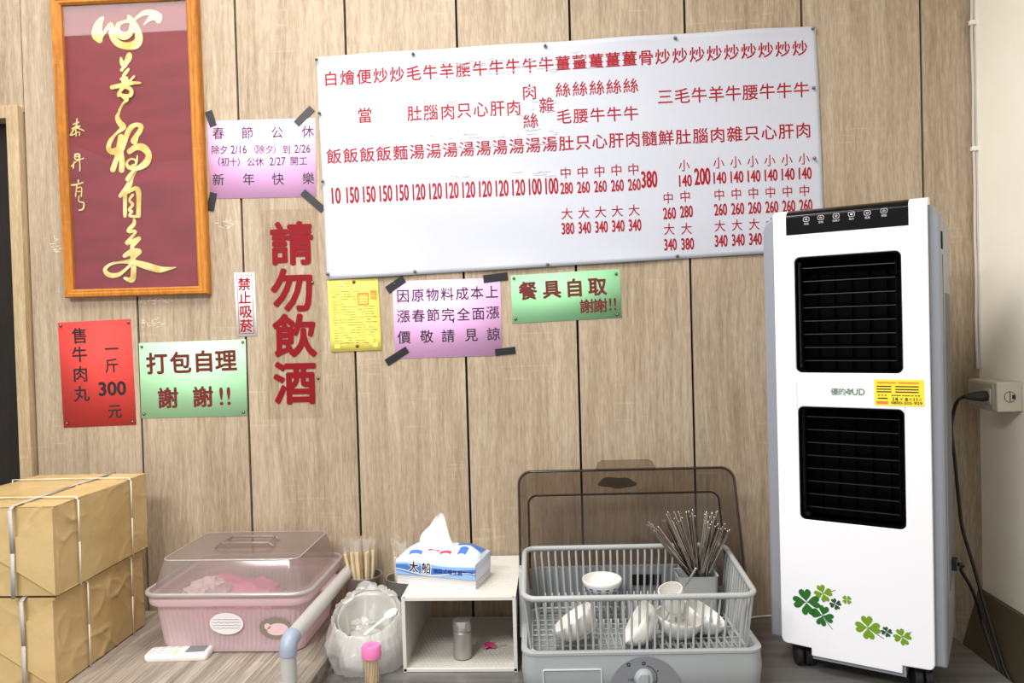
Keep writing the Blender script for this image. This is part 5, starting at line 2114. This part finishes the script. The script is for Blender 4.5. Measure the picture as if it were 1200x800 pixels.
def clover(mb, x, z, r, rot, y=-0.0006, leaves=4):
    """heart-shaped leaves around a centre"""
    for k in range(leaves):
        a = rot + 2 * PI * k / leaves
        pts = []
        for q in range(24):
            u = 2 * PI * q / 24
            hx = 16 * math.sin(u) ** 3
            hz = 13 * math.cos(u) - 5 * math.cos(2 * u) - 2 * math.cos(3 * u) - math.cos(4 * u)
            hx, hz = hx / 34 * r * 0.98, (hz + 17) / 29 * r
            pts.append((x + math.cos(a) * hx - math.sin(a) * hz, z + math.sin(a) * hx + math.cos(a) * hz))
        mb.add([(p[0], y, p[1]) for p in pts], [tuple(range(24))[::-1]])


mb = MB()
x, z = ac(995, 458.7)
clover(mb, x, z, 0.0068, 0.3)
mb.build('logo_clover', M['logo'], t, smooth=0, recalc=False)
for (px, py, r, rot, m, st) in ((945, 705, 14.5, 0.15, 'green_dark', None), (964.6, 695, 9.5, 0.35, 'green_light', (979, 691)), (964, 721, 11.5, -0.2, 'green_dark', (975.6, 737)),
                                (979, 707.5, 6.2, 0.4, 'green_deep', None), (992.5, 702.5, 5, 0.8, 'green_light', None), (1017, 735, 12.5, 0.1, 'green_light', (1036, 748)),
                                (1039, 740, 5.5, 0.3, 'green_deep', None), (1057.5, 746, 8.6, 0.35, 'green_light', (1068, 740))):
    x, z = ac(px, py)
    mb = MB()
    clover(mb, x, z, r / 500, rot)
    if st:
        mb.k = 1
        q = ac(*st)
        brush(mb, [(x, z, 0.0007), ((x + q[0]) / 2, (z + q[1]) / 2 - 0.001, 0.0008), (q[0], q[1], 0.0006)], -0.0005)
    mb.build('clover_print', [M[m], M['stem']], t, smooth=0, recalc=False)

q = [ac(1024.5, 444), ac(1082.5, 445.5), ac(1083.5, 476.5), ac(1025, 474.5)]
x0, x1 = (q[0][0] + q[3][0]) / 2, (q[1][0] + q[2][0]) / 2
z1, z0 = (q[0][1] + q[1][1]) / 2, (q[2][1] + q[3][1]) / 2
mb = MB()
mb.plate([(x0, z1), (x1, z1), (x1, z0), (x0, z0)], [], -0.0008, 0.001)
lab = mb.build('yellow_label', M['labelyellow'], t, smooth=0)
LW_, LH_ = x1 - x0, z1 - z0


def lt(mb, s_, u, v, w, h):
    put(mb, s_, x0 + u * LW_, z1 - v * LH_, w * LW_, h * LH_, -0.0012, 0.012, 0, True)


mb = MB()
lt(mb, '0800-505-929', 0.65, 0.88, 0.62, 0.105)
for r_, (v, segs) in enumerate(((0.26, 2), (0.37, 2), (0.47, 2))):
    u = 0.06
    while u < 0.9:
        l = 0.028
        if not (0.34 < u < 0.40):
            brush(mb, [(x0 + u * LW_, z1 - v * LH_, 0.0012), (x0 + (u + l) * LW_, z1 - v * LH_, 0.0012)], -0.0012)
        u += 0.042
for u in (0.08, 0.15, 0.22, 0.36, 0.41, 0.46, 0.51, 0.58, 0.64, 0.69, 0.76, 0.83, 0.89):
    brush(mb, [(x0 + u * LW_, z1 - 0.6 * LH_, 0.0011), (x0 + (u + .02) * LW_, z1 - 0.6 * LH_, 0.0011)], -0.0012)
put(mb, '14', x0 + 0.43 * LW_, z1 - 0.74 * LH_, 0.1 * LW_, 0.14 * LH_, -0.0012, 0.03, 0, True)
for c, u in (('年', 0.55), ('月', 0.73), ('日', 0.92)):
    put(mb, c, x0 + u * LW_, z1 - 0.74 * LH_, 0.006, 0.006, -0.0012, 0.0)
put(mb, '8', x0 + 0.65 * LW_, z1 - 0.74 * LH_, 0.05 * LW_, 0.12 * LH_, -0.0012, 0.03, 0, True)
put(mb, '11', x0 + 0.83 * LW_, z1 - 0.74 * LH_, 0.07 * LW_, 0.12 * LH_, -0.0012, 0.03, 0, True)
for u in (0.08, 0.13, 0.18, 0.23):
    brush(mb, [(x0 + u * LW_, z1 - 0.72 * LH_, 0.0013), (x0 + (u + .03) * LW_, z1 - 0.72 * LH_, 0.0013)], -0.0012)
mb.build('label_print', M['inkblack'], lab, smooth=0, recalc=False)
mb = MB()
for u in [0.07 + 0.055 * k for k in range(7)] + [0.5 + 0.045 * k for k in range(9)]:
    brush(mb, [(x0 + u * LW_, z1 - 0.12 * LH_, 0.0015), (x0 + (u + .028) * LW_, z1 - 0.12 * LH_, 0.0015)], -0.0012)
mb.plate([(x0 + 0.04 * LW_, z1 - 0.83 * LH_), (x0 + 0.28 * LW_, z1 - 0.83 * LH_), (x0 + 0.28 * LW_, z1 - 0.94 * LH_), (x0 + 0.04 * LW_, z1 - 0.94 * LH_)], [], -0.0012, -0.0012)
mb.build('orange_print', M['stamp'], lab, smooth=0, recalc=False)

# casters
for (x, y) in ((0.036, 0.045), (PW - 0.03, 0.045), (0.036, CD - 0.04), (PW - 0.03, CD - 0.04)):
    mb = MB()
    T = Matrix.Translation((x, y, 0.026)) @ Matrix.Rotation(R_(25), 4, 'Z') @ Matrix.Rotation(PI / 2, 4, 'Y')
    for s_ in (-1, 1):
        mb.lathe([(0.0, -0.008), (0.023, -0.008), (0.0258, -0.005), (0.0258, 0.005), (0.023, 0.008), (0.0, 0.008)], 28, T @ Matrix.Translation((0, 0, s_ * 0.0105)))
    mb.lathe([(0, 0.028), (0.012, 0.028), (0.013, 0.05), (0.016, z_bot + 0.006), (0, z_bot + 0.006)], 16, Matrix.Translation((x, y + .006, 0)))
    mb.build('caster', M['caster'], t, smooth=40)
# cord inlet low on the right side
px_, py_ = 1109.5, 660
inl = Vector((PW + 0.022, 0.15, 0))
zi = None
best = None
for k in range(200):
    z = 0.05 + k * 0.004
    p = Am @ Vector((inl.x, inl.y, z))
    d = p - CP
    yy = 400 - FPX * d.dot(CU) / d.dot(CF)
    if best is None or abs(yy - py_) < best[0]:
        best = (abs(yy - py_), z)
zi = best[1]
mb = MB()
mb.span(PW + 0.0215, PW + 0.036, 0.135, 0.165, zi - 0.012, zi + 0.012)
mb.build('cord_inlet', M['cord'], t, bevel=0.003)
inlet = Am @ Vector((PW + 0.036, 0.15, zi))

# power cord: from the inlet down into the gap and up to the socket
t = thing('power_cord', 'black power cord with a moulded plug, running from the air cooler to the socket box', 'cord', (2.47, -0.2, 1.393))
off = Vector((2.47, -0.2, 1.393))
sock = Vector((XR - 0.0665, -0.153, 1.393))


def gp(px, py, X):
    p = on_x(px, py, X)
    return p


nx_ = Vector((math.cos(AA), math.sin(AA), 0))
pts = [inlet - nx_ * 0.006, inlet + nx_ * 0.010]
for px, py, X in ((1126, 667, 2.385), (1137, 686, 2.415), (1145, 706, 2.44), (1150, 725, 2.462), (1161, 757, 2.468), (1172, 790, 2.472)):
    pts.append(gp(px, py, X))
low = gp(1178, 812, 2.478)
pts += [low, low + Vector((0.012, 0.0, -0.03)), low + Vector((0.022, -0.01, -0.005))]
for px, py, X in ((1176, 780, 2.492), (1164, 742, 2.488), (1154, 710, 2.484), (1140, 660, 2.478), (1128, 620, 2.472), (1124, 590, 2.468), (1119, 540, 2.462), (1115, 505, 2.458), (1117, 485, 2.458), (1122, 470, 2.46)):
    pts.append(gp(px, py, X))
pe = sock + Vector((-0.048, 0.0, 0.0))
pts.append(pe + Vector((-0.004, 0, 0)))
pts.append(pe + Vector((0.006, 0, 0)))
mb = MB()
mb.tube([Vector(p) - off for p in smooth_path([tuple(p) for p in pts], 8)], 0.0042, 10)
mb.build('cord', M['cord'], t, smooth=60)
mb = MB()
q = sock - off
mb.tube([q + Vector((-0.050, 0, 0)), q + Vector((-0.042, 0, 0)), q + Vector((-0.03, 0, 0)), q + Vector((-0.012, 0, 0)), q + Vector((-0.0005, 0, 0))], [0.0055, 0.008, 0.011, 0.013, 0.0125], 12)
mb.build('plug', M['cord'], t, smooth=50)
